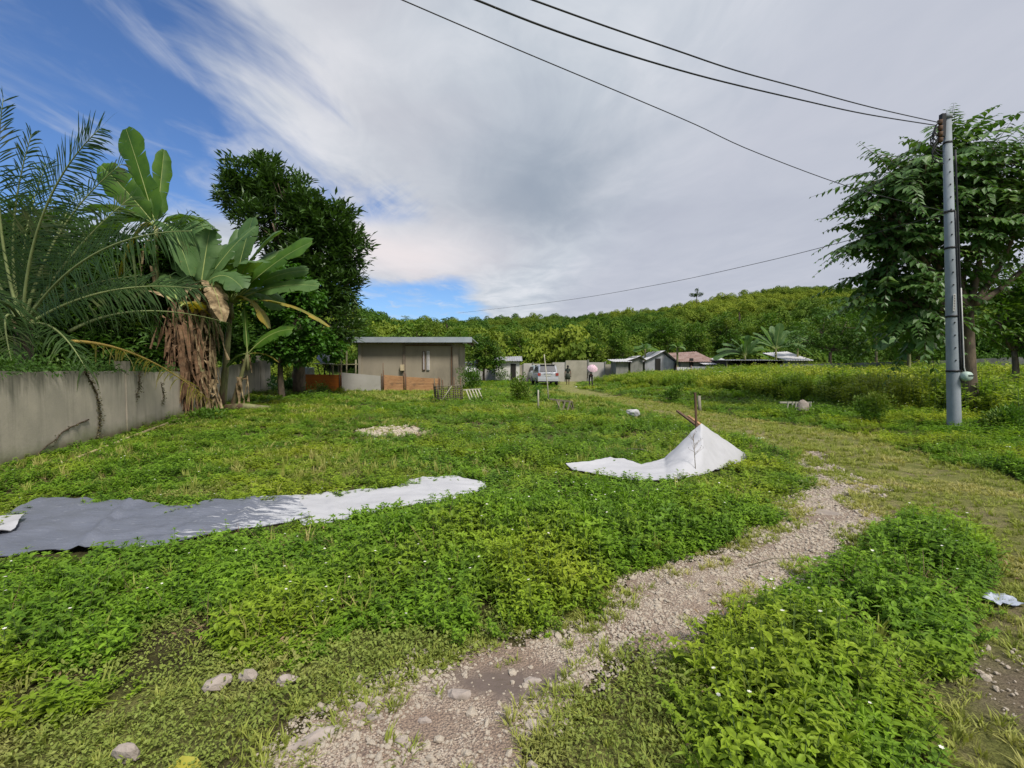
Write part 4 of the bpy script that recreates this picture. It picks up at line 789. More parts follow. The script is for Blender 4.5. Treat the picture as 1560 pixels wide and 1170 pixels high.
def wallmesh(m_, pts, hts, th, mi=0, zb=-.3):
    n = len(pts); nrs = []
    for i in range(n):
        d = pts[min(i+1, n-1)]-pts[max(i-1, 0)]; nrs.append(Vector((-d.y, d.x, 0)).normalized()*th/2)
    V = []
    for p_, h_, q in zip(pts, hts, nrs): V += [tuple(p_+q)[:2]+(zb,), tuple(p_-q)[:2]+(zb,), tuple(p_-q)[:2]+(h_,), tuple(p_+q)[:2]+(h_,)]
    F = []
    for i in range(n-1):
        for k in range(4): F.append((i*4+k, i*4+(k+1) % 4, i*4+4+(k+1) % 4, i*4+4+k))
    F += [(3, 2, 1, 0), tuple((n-1)*4+k for k in range(4))]; m_.addf(V, F, mi)
cw = thing('concrete_wall', WP[1], 'long stained grey concrete wall running along the left side', 'wall')
def dens(pts, hts, st=.5):
    P2, H2 = [], []
    for i in range(len(pts)-1):
        k = max(1, int((pts[i+1]-pts[i]).length/st))
        for q in range(k): t = q/k; P2.append(pts[i].lerp(pts[i+1], t)); H2.append(hts[i]*(1-t)+hts[i+1]*t+random.uniform(-.012, .012))
    P2.append(pts[-1]); H2.append(hts[-1]); return P2, H2
m_ = MB(); a_, h_ = dens(WP, WH); wallmesh(m_, a_, h_, .15); m_.build('wall', M_CONC, cw)
for px in (188, 395):
    p_, h_, d, n_ = wallpt(px, 0, -.02); m_ = MB(); m_.box((p_.x, p_.y, (h_+.2)/2-.1), (.22, .24, h_+.5), rot=math.atan2(d.y, d.x)); m_.build('pilaster', M_CONC, cw)
# dry creepers on the wall
M_VINE = solid('dry_vine', (.10, .075, .05), (.045, .035, .025), 20, .9, .1); M_DRYLF = foliage('dry_vine_leaves', (.05, .05, .025), (.14, .12, .06), None, .3, .2)
def creeper(name, pts, label, cat='vine', r=.012, nleaf=90, spread=.06, mats=(M_VINE, M_DRYLF)):
    m_ = MB(); pp = [wall_at_px(*q, off=.09) for q in pts]; out_ = []
    for i in range(len(pp)-1):
        for k in range(5): out_.append(pp[i].lerp(pp[i+1], k/5)+Vector([random.gauss(0, .01) for _ in range(3)]))
    out_.append(pp[-1]); m_.tube(out_, list(np.linspace(r*1.2, r*.5, len(out_))), 5)
    if nleaf:
        ii = RNG.integers(0, len(out_), nleaf); C_ = np.array([tuple(out_[i]) for i in ii])+RNG.normal(0, spread, (nleaf, 3))*np.array([.5, 1, 1.6]); C_[:, 0] = np.maximum(C_[:, 0], C_[:, 0]*0+np.array([out_[i].x for i in ii])-.0)
        leafset(m_, C_, rnd(nleaf)*.6+np.array([.3, 0, -.5]), rnd(nleaf), .05, .03, T_RH, 1)
    o = m_.build(name, list(mats), origin=pp[0]); tag(o, label, cat); return o
creeper('dry_creeper', [(122, 566), (133, 585), (141, 612), (142, 640), (138, 664), (128, 690)], 'dark dry creeper hanging down the concrete wall from its top', r=.018, nleaf=260, spread=.035)
creeper('dry_creeper', [(206, 568), (205, 590), (200, 606)], 'short dead creeper stub at the top of the wall below the pilaster', nleaf=90, spread=.04)
creeper('dry_creeper', [(240, 585), (243, 600), (241, 612)], 'small withered creeper on the wall right of the yellow frond', nleaf=70, spread=.03)
creeper('dead_branch', [(125, 638), (90, 655), (58, 680), (30, 705)], 'thin dead branch leaning diagonally against the concrete wall', 'branch', r=.014, nleaf=14, spread=.03)
a = G(118, 697, .05); b_ = G(215, 660, .06); c_ = G(292, 631, .08); m_ = MB(); m_.tube([a, b_, c_], [.022, .03, .022], 7)
tag(m_.build('bamboo_pole', solid('old_bamboo', (.42, .33, .19), (.28, .22, .12), 9, .6), origin=a), 'long tan bamboo pole lying along the foot of the concrete wall', 'pole')
# leafy debris along the top
m_ = MB(); P_, A__ = [], []
for px in np.concatenate([RNG.uniform(-40, 290, 2600)]):
    q, h_, d, n_ = wallpt(float(px)); P_.append((q.x-.12+RNG.normal(0, .12), q.y+RNG.normal(0, .05), h_-.05+abs(RNG.normal(0, .16))))
k = len(P_); leafset(m_, P_, rnd(k)+np.array([.2, 0, -.5]), rnd(k)+np.array([0, 0, .6]), RNG.uniform(.05, .13, k), RNG.uniform(.02, .05, k), T_RH, 0)
o = m_.build('wall_top_vines', M_DKBACK, origin=WP[1]); tag(o, 'dark tangle of vines growing along the top of the wall', kind='stuff')
# big leaved squash vines at the banana foot, by the wall
M_SQ = foliage('squash_leaves', (.035, .10, .03), (.09, .20, .06), None, .3, .3)
def bush(name, px, py, wpx, hpx, n, L, W, mat, label, cat='shrub', seed=0, group=None, tmpl=T_RH, up=.5, flat=.8, stems=7):
    R_ = np.random.default_rng(seed); b0 = G(px, py); k = b0.y/FPX; rx = wpx*k/2; H = hpx*k; t = thing(name, b0, label, cat, group); s_ = MB()
    C_ = []; m_ = MB()
    for i in range(stems):
        a = R_.uniform(0, 2*PI); e = Vector((b0.x+math.cos(a)*rx*.7*R_.random(), b0.y+math.sin(a)*rx*flat*.7*R_.random(), b0.z+H*R_.uniform(.5, .95))); s_.tube(curve(b0, e, (0, 0, .05*H), 4), [.02, .016, .012, .008, .005], 4)
    s_.build('stem', M_STEM if L > .04 else M_BARK, t)
    lob = [(R_.normal(0, .38, 3)*np.array([rx, rx*flat, H*.3])+np.array([b0.x, b0.y, b0.z+H*.5]), R_.uniform(.4, .65)) for _ in range(7)]
    for c_, f in lob:
        q = n//7; d = nrm(R_.normal(size=(q, 3))); rr = R_.uniform(.3, 1.05, (q, 1)); pos = c_+d*rr*np.array([rx*f, rx*flat*f, H*f*.8]); pos[:, 2] = np.maximum(pos[:, 2], b0.z+.02)
        leafset(m_, pos, d*.7+R_.normal(0, .4, (q, 3))+np.array([0, 0, up]), R_.normal(0, .5, (q, 3))+np.array([0, 0, .9]), L*R_.uniform(.6, 1.2, q), W*R_.uniform(.7, 1.2, q), tmpl)
    m_.build('foliage', mat, t); return t
bush('squash_plant', 395, 596, 60, 28, 420, .30, .26, M_SQ, 'dark big leaved squash plant sprawling at the foot of the wall', 'plant', 1, tmpl=T_RH, up=.2)
bush('squash_plant', 440, 598, 50, 20, 260, .26, .22, M_SQ, 'lower big leaved squash plant in front of the orange sheet', 'plant', 2, up=.2)
bush('weed_shrub', 315, 640, 70, 18, 420, .12, .06, M_MID, 'low green weeds at the foot of the brown dead banana leaves', seed=21)
bush('weed_shrub', 487, 602, 36, 20, 420, .12, .05, M_MID, 'small green shrub in front of the orange sheet', seed=3)
bush('leafy_shrub', 717, 596, 42, 36, 1100, .22, .06, M_MID, 'dense shrub with long narrow leaves beside the stick fence', seed=4)
bush('leafy_shrub', 794, 612, 36, 40, 900, .16, .07, M_MID, 'open green shrub standing in the field left of the car', seed=5)
bush('leafy_shrub', 762, 582, 42, 18, 600, .20, .07, M_MID, 'low shrub in front of the small white shack', seed=6)
bush('leafy_shrub', 820, 610, 24, 24, 380, .12, .05, M_BROAD, 'small bright shrub just below the leaning bamboo pole', seed=7)
bush('house_plant', 634, 577, 40, 15, 420, .22, .07, M_BROAD, 'green plants growing against the grey house wall', 'plant', seed=8)
bush('leafy_shrub', 1028, 612, 40, 26, 700, .13, .06, M_MID, 'rounded weed bush at the field edge left of the grey post', seed=9)
bush('leafy_shrub', 1205, 612, 34, 28, 600, .13, .05, M_TALL, 'sparse yellowish bush behind the stone slab', seed=10)
bush('leafy_shrub', 1330, 642, 64, 42, 1400, .11, .05, M_MID, 'broad dark green bush left of the utility pole', seed=11)
bush('leafy_shrub', 1520, 660, 70, 40, 1300, .11, .05, M_MID, 'leafy bush right of the tree trunk at the edge', seed=12)
bush('leafy_shrub', 912, 574, 36, 14, 400, .18, .08, M_MID, 'low bush behind the pink umbrella', seed=13)
# ================================================================== HOUSE
YH = 33.0
def px3(px, py, Y): return P(px, py, Y)
M_REND = solid('grey_render', (.33, .285, .215), (.26, .225, .17), .7, .9, .15, c3=(.16, .14, .11), s3=.5, l3=.52, h3=.75, bump=.3, bscale=20, stretch=(1, 1, .5))
M_ROOFS = solid('galvanised_sheet', (.42, .46, .50), (.34, .38, .42), 1.5, .5, .5, metal=.3)
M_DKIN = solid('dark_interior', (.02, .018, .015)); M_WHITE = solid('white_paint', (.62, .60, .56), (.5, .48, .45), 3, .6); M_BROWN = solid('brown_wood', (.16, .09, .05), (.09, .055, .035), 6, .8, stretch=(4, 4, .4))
hl, hr = P(545, 521, YH), P(698, 521, YH); zb = float(gh(hl.x, YH)); zt = hl.z; hb = Vector(((hl.x+hr.x)/2, YH, zb))
hs_ = thing('grey_house', hb, 'low grey rendered house with a flat metal roof behind the fence', 'house')
Wd = hr.x-hl.x; m_ = MB(); m_.box(((hl.x+hr.x)/2, YH+2.4, (zt+zb)/2-.15), (Wd, 4.8, zt-zb+.3)); m_.build('wall', M_REND, hs_)
for px in (548, 615.5, 694): p_ = P(px, 521, YH); m_ = MB(); m_.box((p_.x, YH-.03, (zt+zb)/2-.15), (.34 if px > 690 else .2, .10, zt-zb+.2)); m_.build('pilaster', M_REND if px < 600 or px > 690 else solid('joint', (.2, .16, .12)), hs_)
m_ = MB(); p_ = P(688, 530, YH); m_.box((p_.x, YH-.03, (zt+zb)/2-.2), (.07, .08, zt-zb-.3)); a = P(615, 526, YH); m_.box(((a.x+p_.x)/2, YH-.03, a.z), (p_.x-a.x-.05, .085, .07)); m_.build('conduit', M_BROWN, hs_)
rl, rr = P(527, 513.5, YH-.7), P(719, 513.5, YH-.7)
m_ = MB(); m_.prism([(rl.x, rl.z-.36), (rr.x, rl.z-.36), (rr.x, rl.z), (rl.x, rl.z)], YH-.72, YH-.66); m_.build('fascia', M_ROOFS, hs_)
m_ = MB(); m_.box(((rl.x+rr.x)/2, YH+2.3, rl.z-.12), (rr.x-rl.x, 5.9, .06), mat=Matrix.Rotation(-.01, 3, 'X')); m_.build('roof', M_ROOFS, hs_)
m_ = MB(); [m_.box((rl.x+.4+i*(rr.x-rl.x-.8)/9, YH+2.3, rl.z-.28), (.08, 5.7, .2)) for i in range(10)]; m_.build('rafter', M_BROWN, hs_)
for px in (646, 652.5):
    a, b2 = P(px-2.2, 535, YH), P(px+2.2, 564, YH); f = MB(); f.box(((a.x+b2.x)/2, YH-.04, (a.z+b2.z)/2), (b2.x-a.x, .09, a.z-b2.z)); fo = f.build('window', M_WHITE if px > 650 else M_BROWN, hs_)
    g_ = MB(); g_.box(((a.x+b2.x)/2, YH-.09, (a.z+b2.z)/2), ((b2.x-a.x)*.5, .03, (a.z-b2.z)*.94)); sub(g_, 'pane', solid('milky_glass', (.45, .42, .42), rough=.2), fo)
m_ = MB(); p_ = P(613, 560, YH-.15); m_.box(p_, (.24, .2, .42)); m_.build('meter_box', solid('cream_box', (.55, .45, .28)), hs_)
# fence of sheets and boards in front of the house
YF_ = 29.6
def panel(name, px0, px1, t0, t1, Y, mat, label, cat='fence panel', th=.05, rib=0, post=True, group=None):
    a, b2 = P(px0, t0, Y), P(px1, t1, Y); zb = float(gh(a.x, Y))-.1; t = thing(name, (a.x, Y, zb+.1), label, cat, group); m_ = MB()
    n = 40 if rib else 2; rows = []
    for i in range(n+1):
        f = i/n; x = a.x+(b2.x-a.x)*f; z = a.z+(b2.z-a.z)*f; y = Y+(rib*math.sin(f*(b2.x-a.x)*2*PI/.16) if rib else 0); rows.append([(x, y-th/2, zb), (x, y-th/2, z), (x, y+th/2, z), (x, y+th/2, zb)])
    m_.grid(rows, 0, False); m_.addf([rows[0][k] for k in range(4)]+[rows[-1][k] for k in range(4)], [(0, 1, 2, 3), (7, 6, 5, 4)]); m_.build('sheet', mat, t)
    if post:
        for x, z in ((a.x+.03, a.z), (b2.x-.03, b2.z)): q = MB(); q.tube([(x, Y-.09, zb), (x+random.uniform(-.03, .03), Y-.09, z+random.uniform(.05, .3))], [.035, .028], 6); q.build('post', M_BROWN, t)
    return t
M_ORG = solid('rusty_orange_sheet', (.55, .16, .022), (.44, .13, .025), 2.2, .7, .2, c3=(.13, .055, .03), s3=.9, l3=.5, h3=.75, stretch=(1, 1, 2.5))
M_PALE = solid('pale_cement_board', (.42, .395, .36), (.36, .34, .30), .9, .8, .2, c3=(.27, .25, .21), s3=1.5, l3=.6, h3=.8)
M_OCH = solid('ochre_plywood', (.46, .26, .13), (.33, .175, .085), 3, .85, .15, c3=(.15, .095, .06), s3=2, l3=.52, h3=.68, stretch=(.6, .6, 2.5))
panel('sheet_fence', 446, 519, 570, 571, YF_, M_ORG, 'rusty orange metal sheet fence panel beside the wall end')
panel('sheet_fence', 520, 583, 567.5, 573, YF_-.1, M_PALE, 'pale grey cement board fence panel right of the orange sheet')
panel('board_fence', 584, 617, 571, 573.5, YF_+.1, M_OCH, 'narrow ochre plywood fence panel next to the pale board')
panel('board_fence', 618, 671, 574, 577, YF_+.15, M_OCH, 'long ochre plywood fence panel in front of the house')
a = P(583.5, 553, YF_-.2); m_ = MB(); m_.tube([(a.x, a.y, 0), a], [.03, .02], 6); tag(m_.build('fence_stake', M_BROWN, origin=(a.x, a.y, 0)), 'thin dark stake standing where the pale and ochre panels meet', 'stake')
# shelter clutter between wall and house
M_BAMB = solid('weathered_bamboo', (.30, .27, .17), (.20, .18, .10), 8, .7, .2, stretch=(1, 1, .3))
Yc = 31; sh = thing('bamboo_rack', GX(510, Yc), 'bamboo pole rack with shelves between the tree and the house', 'rack')
a = [P(x, y, Yc) for x, y in ((505, 520), (521, 520), (530, 524), (541, 555))]
for i, (px, yt) in enumerate([(506, 518), (519, 516), (527, 530), (541, 548)]): q = MB(); p_ = P(px, yt, Yc+.1*i); q.tube([(p_.x, p_.y, 0), (p_.x+.05, p_.y, p_.z)], .05, 7); q.build('pole', M_BAMB, sh)
for (x0, y0, x1, y1) in ((503, 530, 522, 528), (504, 533, 524, 532), (505, 525, 523, 524), (503, 556, 545, 555), (506, 541, 521, 541)): q = MB(); q.tube([P(x0, y0, Yc-.1), P(x1, y1, Yc-.1)], .04, 6); q.build('rail', M_BAMB, sh)
q = MB(); a = P(494, 554, Yc-.6); q.box(a+Vector((0, 0, 0)), (1.0, .8, .05)); tb = thing('work_table', (a.x, a.y, 0), 'white topped table with dark crossed legs behind the orange sheet', 'table'); q.build('tabletop', M_WHITE, tb)
for x, s_ in ((-.45, 1), (.45, -1), (-.1, 1), (.1, -1)): q = MB(); q.bar((a.x+x, a.y, a.z-.03), (a.x+x+.35*s_, a.y+.1, .1), .05); q.build('leg', M_DKIN, tb)
q = MB(); V_, F_ = ico(.42, .25, 2, .75, 4); q.add(V_+np.array(P(495, 546, Yc-.6)), F_, 0, True); o = q.build('sack', solid('white_sack', (.6, .6, .64), (.38, .38, .5), 3), origin=P(495, 552, Yc-.6)); tag(o, 'white woven sack sitting on the table behind the orange sheet', 'sack')
q = MB(); a = P(471, 571, 30.6); rr_ = .32; q.tube([(a.x, a.y, 0), (a.x, a.y, .3), (a.x, a.y, P(471, 560, 30.6).z-.05), P(471, 559.5, 30.6)], [rr_, rr_*1.03, rr_, rr_*.9], 16); tag(q.build('water_drum', solid('pale_green_plastic', (.30, .34, .27), (.24, .28, .22), 2, .5), origin=(a.x, a.y, 0)), 'pale green water drum standing behind the orange sheet', 'drum')
# ================================================================== FAR SHACKS
M_TIN = solid('old_tin', (.40, .40, .42), (.27, .27, .28), 2, .55, .4, metal=.2, c3=(.20, .13, .09), s3=1.2, l3=.55, h3=.7, stretch=(1, 1, .5))
M_TINW = solid('bright_tin', (.62, .60, .60), (.48, .46, .46), 2, .5, .4, c3=(.3, .24, .2), s3=1.5, l3=.6, h3=.75)
M_RUST = solid('rusty_tin', (.24, .15, .12), (.33, .24, .21), 1.3, .7, .2, c3=(.13, .07, .05), s3=2, l3=.5, h3=.7)
M_BLOCK = solid('grey_block', (.25, .245, .22), (.17, .17, .15), 1.5, .9, .1, c3=(.10, .105, .08), s3=.8, l3=.5, h3=.7, bump=.4, stretch=(1, 1, .6))
def roofsheet(m_, a, b2, c_, d_, mi=0, rib=.02, n=48):   # a,b eave; d,c ridge
    a, b2, c_, d_ = map(np.array, (a, b2, c_, d_)); rows = []
    for i in range(n+1):
        f = i/n; z = np.array([0, 0, rib*math.sin(f*np.linalg.norm(b2-a)*2*PI/.25)]); rows.append([a+(b2-a)*f+z, (a+(b2-a)*f)*.5+(d_+(c_-d_)*f)*.5+z-np.array([0, 0, .02]), d_+(c_-d_)*f+z])
    R2 = np.array(rows); m_.grid(R2, mi, False); m_.grid(R2[:, ::-1]-np.array([0, 0, .03]), mi, False)
def shack(name, px0, px1, yeave, yridge, Y, dep, label, wm, rm, cat='shack', kind='lean', over=.3, door=None, pxr=None, gable=False, posts=0):
    a, b2 = P(px0, yeave, Y), P(px1, yeave, Y); zb = float(gh((a.x+b2.x)/2, Y))-.1; t = thing(name, ((a.x+b2.x)/2, Y, zb+.1), label, cat); zr = P(px0, yridge, Y).z
    if not posts: m_ = MB(); m_.prism([(a.x+over, zb), (b2.x-over, zb), (b2.x-over, a.z-.04), ((a.x+b2.x)/2, (zr if gable else a.z)-.05), (a.x+over, a.z-.04)], Y, Y+dep); m_.build('wall', wm, t)
    else:
        m_ = MB(); m_.box(((a.x+b2.x)/2, Y+dep, (a.z+zb)/2), (b2.x-a.x-.3, .08, a.z-zb)); m_.box((a.x+.2, Y+dep/2, (a.z+zb)/2), (.06, dep, a.z-zb)); m_.box((b2.x-.2, Y+dep/2, (a.z+zb)/2), (.06, dep, a.z-zb)); m_.build('wall', wm, t)
        for i in range(posts): q = MB(); x = a.x+.2+(b2.x-a.x-.4)*i/(posts-1); q.tube([(x, Y, zb), (x+.03, Y, a.z-.02)], .07, 6); q.build('post', M_BAMB, t)
    m_ = MB()
    if gable:
        xm = (a.x+b2.x)/2 if pxr is None else P(pxr, yridge, Y).x
        roofsheet(m_, (a.x, Y-.3, a.z), (a.x, Y+dep+.2, a.z), (xm, Y+dep+.2, zr), (xm, Y-.3, zr)); roofsheet(m_, (xm, Y-.3, zr), (xm, Y+dep+.2, zr), (b2.x, Y+dep+.2, b2.z), (b2.x, Y-.3, b2.z))
    else: roofsheet(m_, (a.x, Y-.35, a.z), (b2.x, Y-.35, b2.z), (b2.x, Y+dep+.2, zr+(P(px0, yridge, Y).z-a.z)*.2), (a.x, Y+dep+.2, zr))
    m_.build('roof', rm, t)
    if door: q = MB(); x0_, x1_ = P(door[0], 560, Y).x, P(door[1], 560, Y).x; q.box(((x0_+x1_)/2, Y-.02, zb+1.0), (x1_-x0_, .06, 1.9)); q.build('door', M_DKIN, t)
    return t
shack('white_shack', 750, 796, 550, 543, 48, 3, 'small white walled shack with a tin roof right of the round tree', M_WHITE, M_TIN, door=(778, 786))
shack('tin_shack', 934, 962, 551, 547, 46, 2.5, 'low pale tin roofed shack at the left of the shack row', M_BLOCK, M_TINW)
shack('tin_shack', 956, 984, 549, 542, 46.8, 3, 'second low shack with slanted bright tin sheets', M_BLOCK, M_TINW, gable=True, pxr=975)
shack('gabled_shack', 978, 1032, 551, 534, 48, 4, 'grey gabled shack with white roof sheets beside the ragged banana', M_TIN, M_TINW, gable=True, pxr=1012, door=(998, 1006))
shack('rusty_roof_shack', 1032, 1092, 551, 536, 47, 5, 'long shack with a rusty brown corrugated roof', M_BLOCK, M_RUST, door=(1050, 1056))
shack('lean_to_shack', 1070, 1124, 555, 546, 46, 3.5, 'low lean to with pale pinkish tin roof right of the rusty roof', M_BLOCK, M_TINW)
shack('open_shed', 1104, 1196, 549, 547, 44, 4, 'dark open sided shed on posts below the tall far banana', M_DKIN, M_TIN, cat='shed', posts=5)
shack('tin_roof_house', 1196, 1236, 549, 536, 46.5, 4, 'house with jumbled silver tin roof right of the open shed', M_BLOCK, M_TINW)
shack('tin_shack', 700, 725, 566, 551, 44, 3, 'low white roofed shed just right of the grey house corner', M_WHITE, M_TINW)
panel('corrugated_fence', 1052, 1124, 558, 560, 42, M_TIN, 'grey corrugated tin fence in front of the rusty roofed shack', 'fence', rib=.02)
panel('corrugated_fence', 1030, 1053, 559, 560, 42.4, M_TINW, 'short bright tin fence piece left of the grey corrugated fence', 'fence', rib=.02)
bush('leafy_shrub', 985, 578, 50, 14, 500, .16, .07, M_MID, 'low wide bush in front of the gabled shack', seed=14)
bush('leafy_shrub', 945, 577, 40, 13, 400, .16, .07, M_TALL, 'low yellowish bush left of the gabled shack', seed=15)
bush('leafy_shrub', 1150, 582, 60, 14, 600, .13, .05, M_TALL, 'yellowish bush in front of the dark open shed', seed=16)
m_ = MB(); a = P(1063, 568, 36); m_.box((a.x, a.y, a.z/2+.2), (.75, .6, a.z-.2)); o = m_.build('concrete_block', M_PALE, origin=(a.x, a.y, 0)); tag(o, 'grey concrete block standing in the weeds before the tin fence', 'block')
for i, (px, wpx) in enumerate([(1093, 14), (1117, 20)]):
    a, b2 = P(px-wpx/2, 569, 37), P(px+wpx/2, 569, 37); m_ = MB(); m_.box(((a.x+b2.x)/2, 37, a.z/2+.1), (b2.x-a.x, .25, a.z)); m_.box(((a.x+b2.x)/2, 37, a.z+.14), (b2.x-a.x+.06, .3, .07)); o = m_.build('low_white_wall', M_WHITE, origin=(a.x, 37, 0)); tag(o, ['shorter low white wall piece in the weeds before the shed', 'longer low white wall piece in the weeds before the shed'][i], 'wall')
pts_ = [(720, 560, 52), (790, 554, 51), (825, 555, 50.5), (826, 553.5, 50.5), (862, 553, 50), (863, 549.5, 50), (900, 549, 50), (901, 551, 50), (945, 553, 50)]
pf = thing('panel_wall', tuple(P(860, 575, 50)), 'pale cement panel wall crossing behind the car and the people', 'wall')
segs = [(716, 770, 562), (770, 797, 556), (798, 812, 553.5), (812, 842, 554), (842, 862, 552), (862, 896, 549), (897, 922, 552), (922, 946, 555)]
for i, (x0_, x1_, yt) in enumerate(segs):
    a, b2 = P(x0_, yt, 50-.1*i), P(x1_, yt, 50-.1*i); q = MB(); q.box(((a.x+b2.x)/2, 50-.1*i, a.z/2), (b2.x-a.x, .12, a.z)); q.build('panel', [M_PALE, solid('tan_panel', (.36, .33, .26), (.28, .26, .20), 1.2, .9)][i % 2], pf)
    q = MB(); q.box((b2.x, 49.9-.1*i, b2.z/2+.05), (.14, .1, b2.z+.1)); q.build('post', M_BLOCK, pf)
gw = thing('block_wall', tuple(P(1300, 575, 35)), 'weathered grey block wall behind the tall weeds on the right', 'wall')
wl = [P(1188, 556, 38), P(1300, 553, 36), P(1440, 549, 33), P(1620, 541, 30), P(1900, 530, 27)]; m_ = MB(); a_, h_ = dens([Vector((q.x, q.y, 0)) for q in wl], [q.z for q in wl], 1.0); wallmesh(m_, a_, h_, .16); m_.build('wall', M_BLOCK, gw)
# ================================================================== UTILITY POLE AND WIRES
M_POLE = solid('galvanised_pole', (.27, .295, .315), (.20, .225, .245), 3, .75, .2, metal=0, bump=.3, c3=(.24, .25, .25), s3=1.5, l3=.5, h3=.8, stretch=(1, 1, .5)); M_BLK = solid('black_cable', (.02, .02, .022), rough=.5)
pb = G(1454, 655); ptop = P(1442.5, 179, pb.y+.1); up_ = thing('utility_pole', pb, 'tall grey steel utility pole in the grass at right', 'utility pole')
m_ = MB(); m_.tube([pb-Vector((0, 0, .3)), pb, pb.lerp(ptop, .5), ptop], [.152, .148, .115, .088], 12); 
ax_ = ptop-pb
def at_py(py):
    lo, hi = 0., 1.
    for _ in range(30):
        m2 = (lo+hi)/2; q = pb.lerp(ptop, m2); 
        d = q-Vector((0, 0, CAMH)); zc = d.y*math.cos(PITCH)-d.z*math.sin(PITCH)*1; yy_ = 585-FPX*(d.z*math.cos(PITCH)+d.y*math.sin(PITCH))/(d.y*math.cos(PITCH)-d.z*math.sin(PITCH))
        if yy_ > py: lo = m2
        else: hi = m2
    return q
for py in range(245, 560, 19): q = at_py(py); m_.box(q+Vector((-.04, -.083-.00013*(py-179), 0)), (.022, .02, .03), mi=1)
m_.build('shaft', [M_POLE, M_BLK], up_)
for py in (218, 323, 378, 482, 565): q = at_py(py); r_ = .094+.000145*(py-179); m_ = MB(); m_.tube([q-ax_.normalized()*.025, q+ax_.normalized()*.025], r_, 12); m_.build('band', M_BLK, up_)
m_ = MB(); m_.tube([ptop-ax_.normalized()*.04, ptop+ax_.normalized()*.05], .11, 12); m_.build('cap', M_POLE, up_)
m_ = MB(); q0 = at_py(195); m_.box(q0+Vector((-.14, -.02, .05)), (.10, .10, .55)); m_.build('bracket', M_BLK, up_)
for i in range(4): q = at_py(188+i*9)+Vector((-.22, -.05, 0)); m_ = MB(); m_.tube([q-Vector((0, 0, .05)), q-Vector((0, 0, .02)), q+Vector((0, 0, .02)), q+Vector((0, 0, .05))], [.03, .06, .045, .06], 8); m_.build('insulator', M_BROWN, up_)
m_ = MB()
for k in range(7):
    s0 = at_py(186+k*5)+Vector((-.2, -.04, 0)); e0 = at_py(214+k*6)+Vector((-.14-.04*(k % 3), -.03, 0)); m_.tube(curve(s0, e0, (-.35-.07*(k % 4), 0, -.12*k*.3), 8), .014, 5)
m_.tube(curve(P(1427, 189, pb.y), at_py(232)+Vector((-.3, 0, 0)), (-.15, 0, -.2), 8), .014, 5)
m_.build('cable_loops', M_BLK, up_)
m_ = MB(); m_.tube([at_py(y_)+Vector((.055+.00006*(y_-323), -.100-.00016*(y_-323), 0)) for y_ in range(323, 571, 20)], .018, 6); m_.tube([at_py(y_)+Vector((.125+.0002*(y_-200), -.06, 0)) for y_ in range(230, 571, 24)], .022, 6); m_.build('down_cable', M_BLK, up_)
m_ = MB(); m_.tube([at_py(y_)+Vector((.10+.00025*(y_-323), -.13, 0)) for y_ in (440, 500, 560)]+[at_py(575)+Vector((.2, -.14, .05))], .013, 6); m_.build('conduit', M_WHITE, up_)
mp_ = at_py(573)+Vector((.16, -.19, 0)); m_ = MB(); m_.tube([mp_+Vector((0, .1, 0)), mp_+Vector((0, -.0, 0)), mp_+Vector((0, -.06, 0)), mp_+Vector((0, -.09, 0))], [.11, .12, .11, .08], 18); mo = m_.build('meter', solid('pale_green_meter', (.45, .55, .46), (.36, .45, .38), 5, .4), up_)
m_ = MB(); m_.box(mp_+Vector((.02, -.095, .02)), (.13, .02, .025)); sub(m_, 'slot', M_BLK, mo)
st_ = at_py(462)+Vector((-.05, -.128, 0)); m_ = MB(); m_.box(st_, (.05, .012, .42)); so_ = m_.build('sticker', M_WHITE, up_)
m_ = MB(); [m_.box(st_+Vector((0, -.009, -.18+i*.04)), (.028, .006, .02)) for i in range(10)]; sub(m_, 'marking', M_BLK, so_)
def wire(pts, r, label, ext=14, e2=0):
    x0_, x1_ = pts[0][0], pts[-1][0]; Q = []
    for (px, py) in pts[:-1] if False else pts:
        f = (px-x0_)/(x1_-x0_); Q.append(P(px, py, 1/((1-f)/DY[0]+f/DY[1])))
    # smooth interpolation
    S = []
    for i in range(len(Q)-1):
        p0 = Q[max(i-1, 0)]; p1 = Q[i]; p2 = Q[i+1]; p3 = Q[min(i+2, len(Q)-1)]
        for k in range(6): t = k/6; S.append(.5*((2*p1)+(p2-p0)*t+(2*p0-5*p1+4*p2-p3)*t*t+(-p0+3*p1-3*p2+p3)*t**3))
    S.append(Q[-1])
    if ext: d = (Q[0]-Q[1]).normalized(); S.insert(0, Q[0]+d*ext)
    m_ = MB(); m_.tube(S, r, 6); tag(m_.build('overhead_cable', M_BLK, origin=Q[-1]), label, 'cable')
DY = (5.2, pb.y); wire([(812, 0), (920, 39), (1031, 77), (1120, 107), (1215, 133), (1330, 164), (1432, 187)], .010, 'upper of the two thick cables reaching the pole top')
DY = (5.0, pb.y); wire([(726, 0), (830, 41), (945, 80), (1080, 119), (1215, 151), (1320, 174), (1426, 191)], .011, 'lower of the two thick cables reaching the pole top')
DY = (5.6, pb.y); wire([(613, 0), (790, 76), (969, 151), (1060, 190), (1154, 233), (1308, 289), (1444, 323)], .007, 'single thin cable slanting down across the sky to the leafy tree')
DY = (46, pb.y); wire([(698, 477), (850, 459), (1000, 434), (1141, 404), (1271, 372), (1444, 324)], .009, 'faint thin cable running low above the hill line', ext=0)
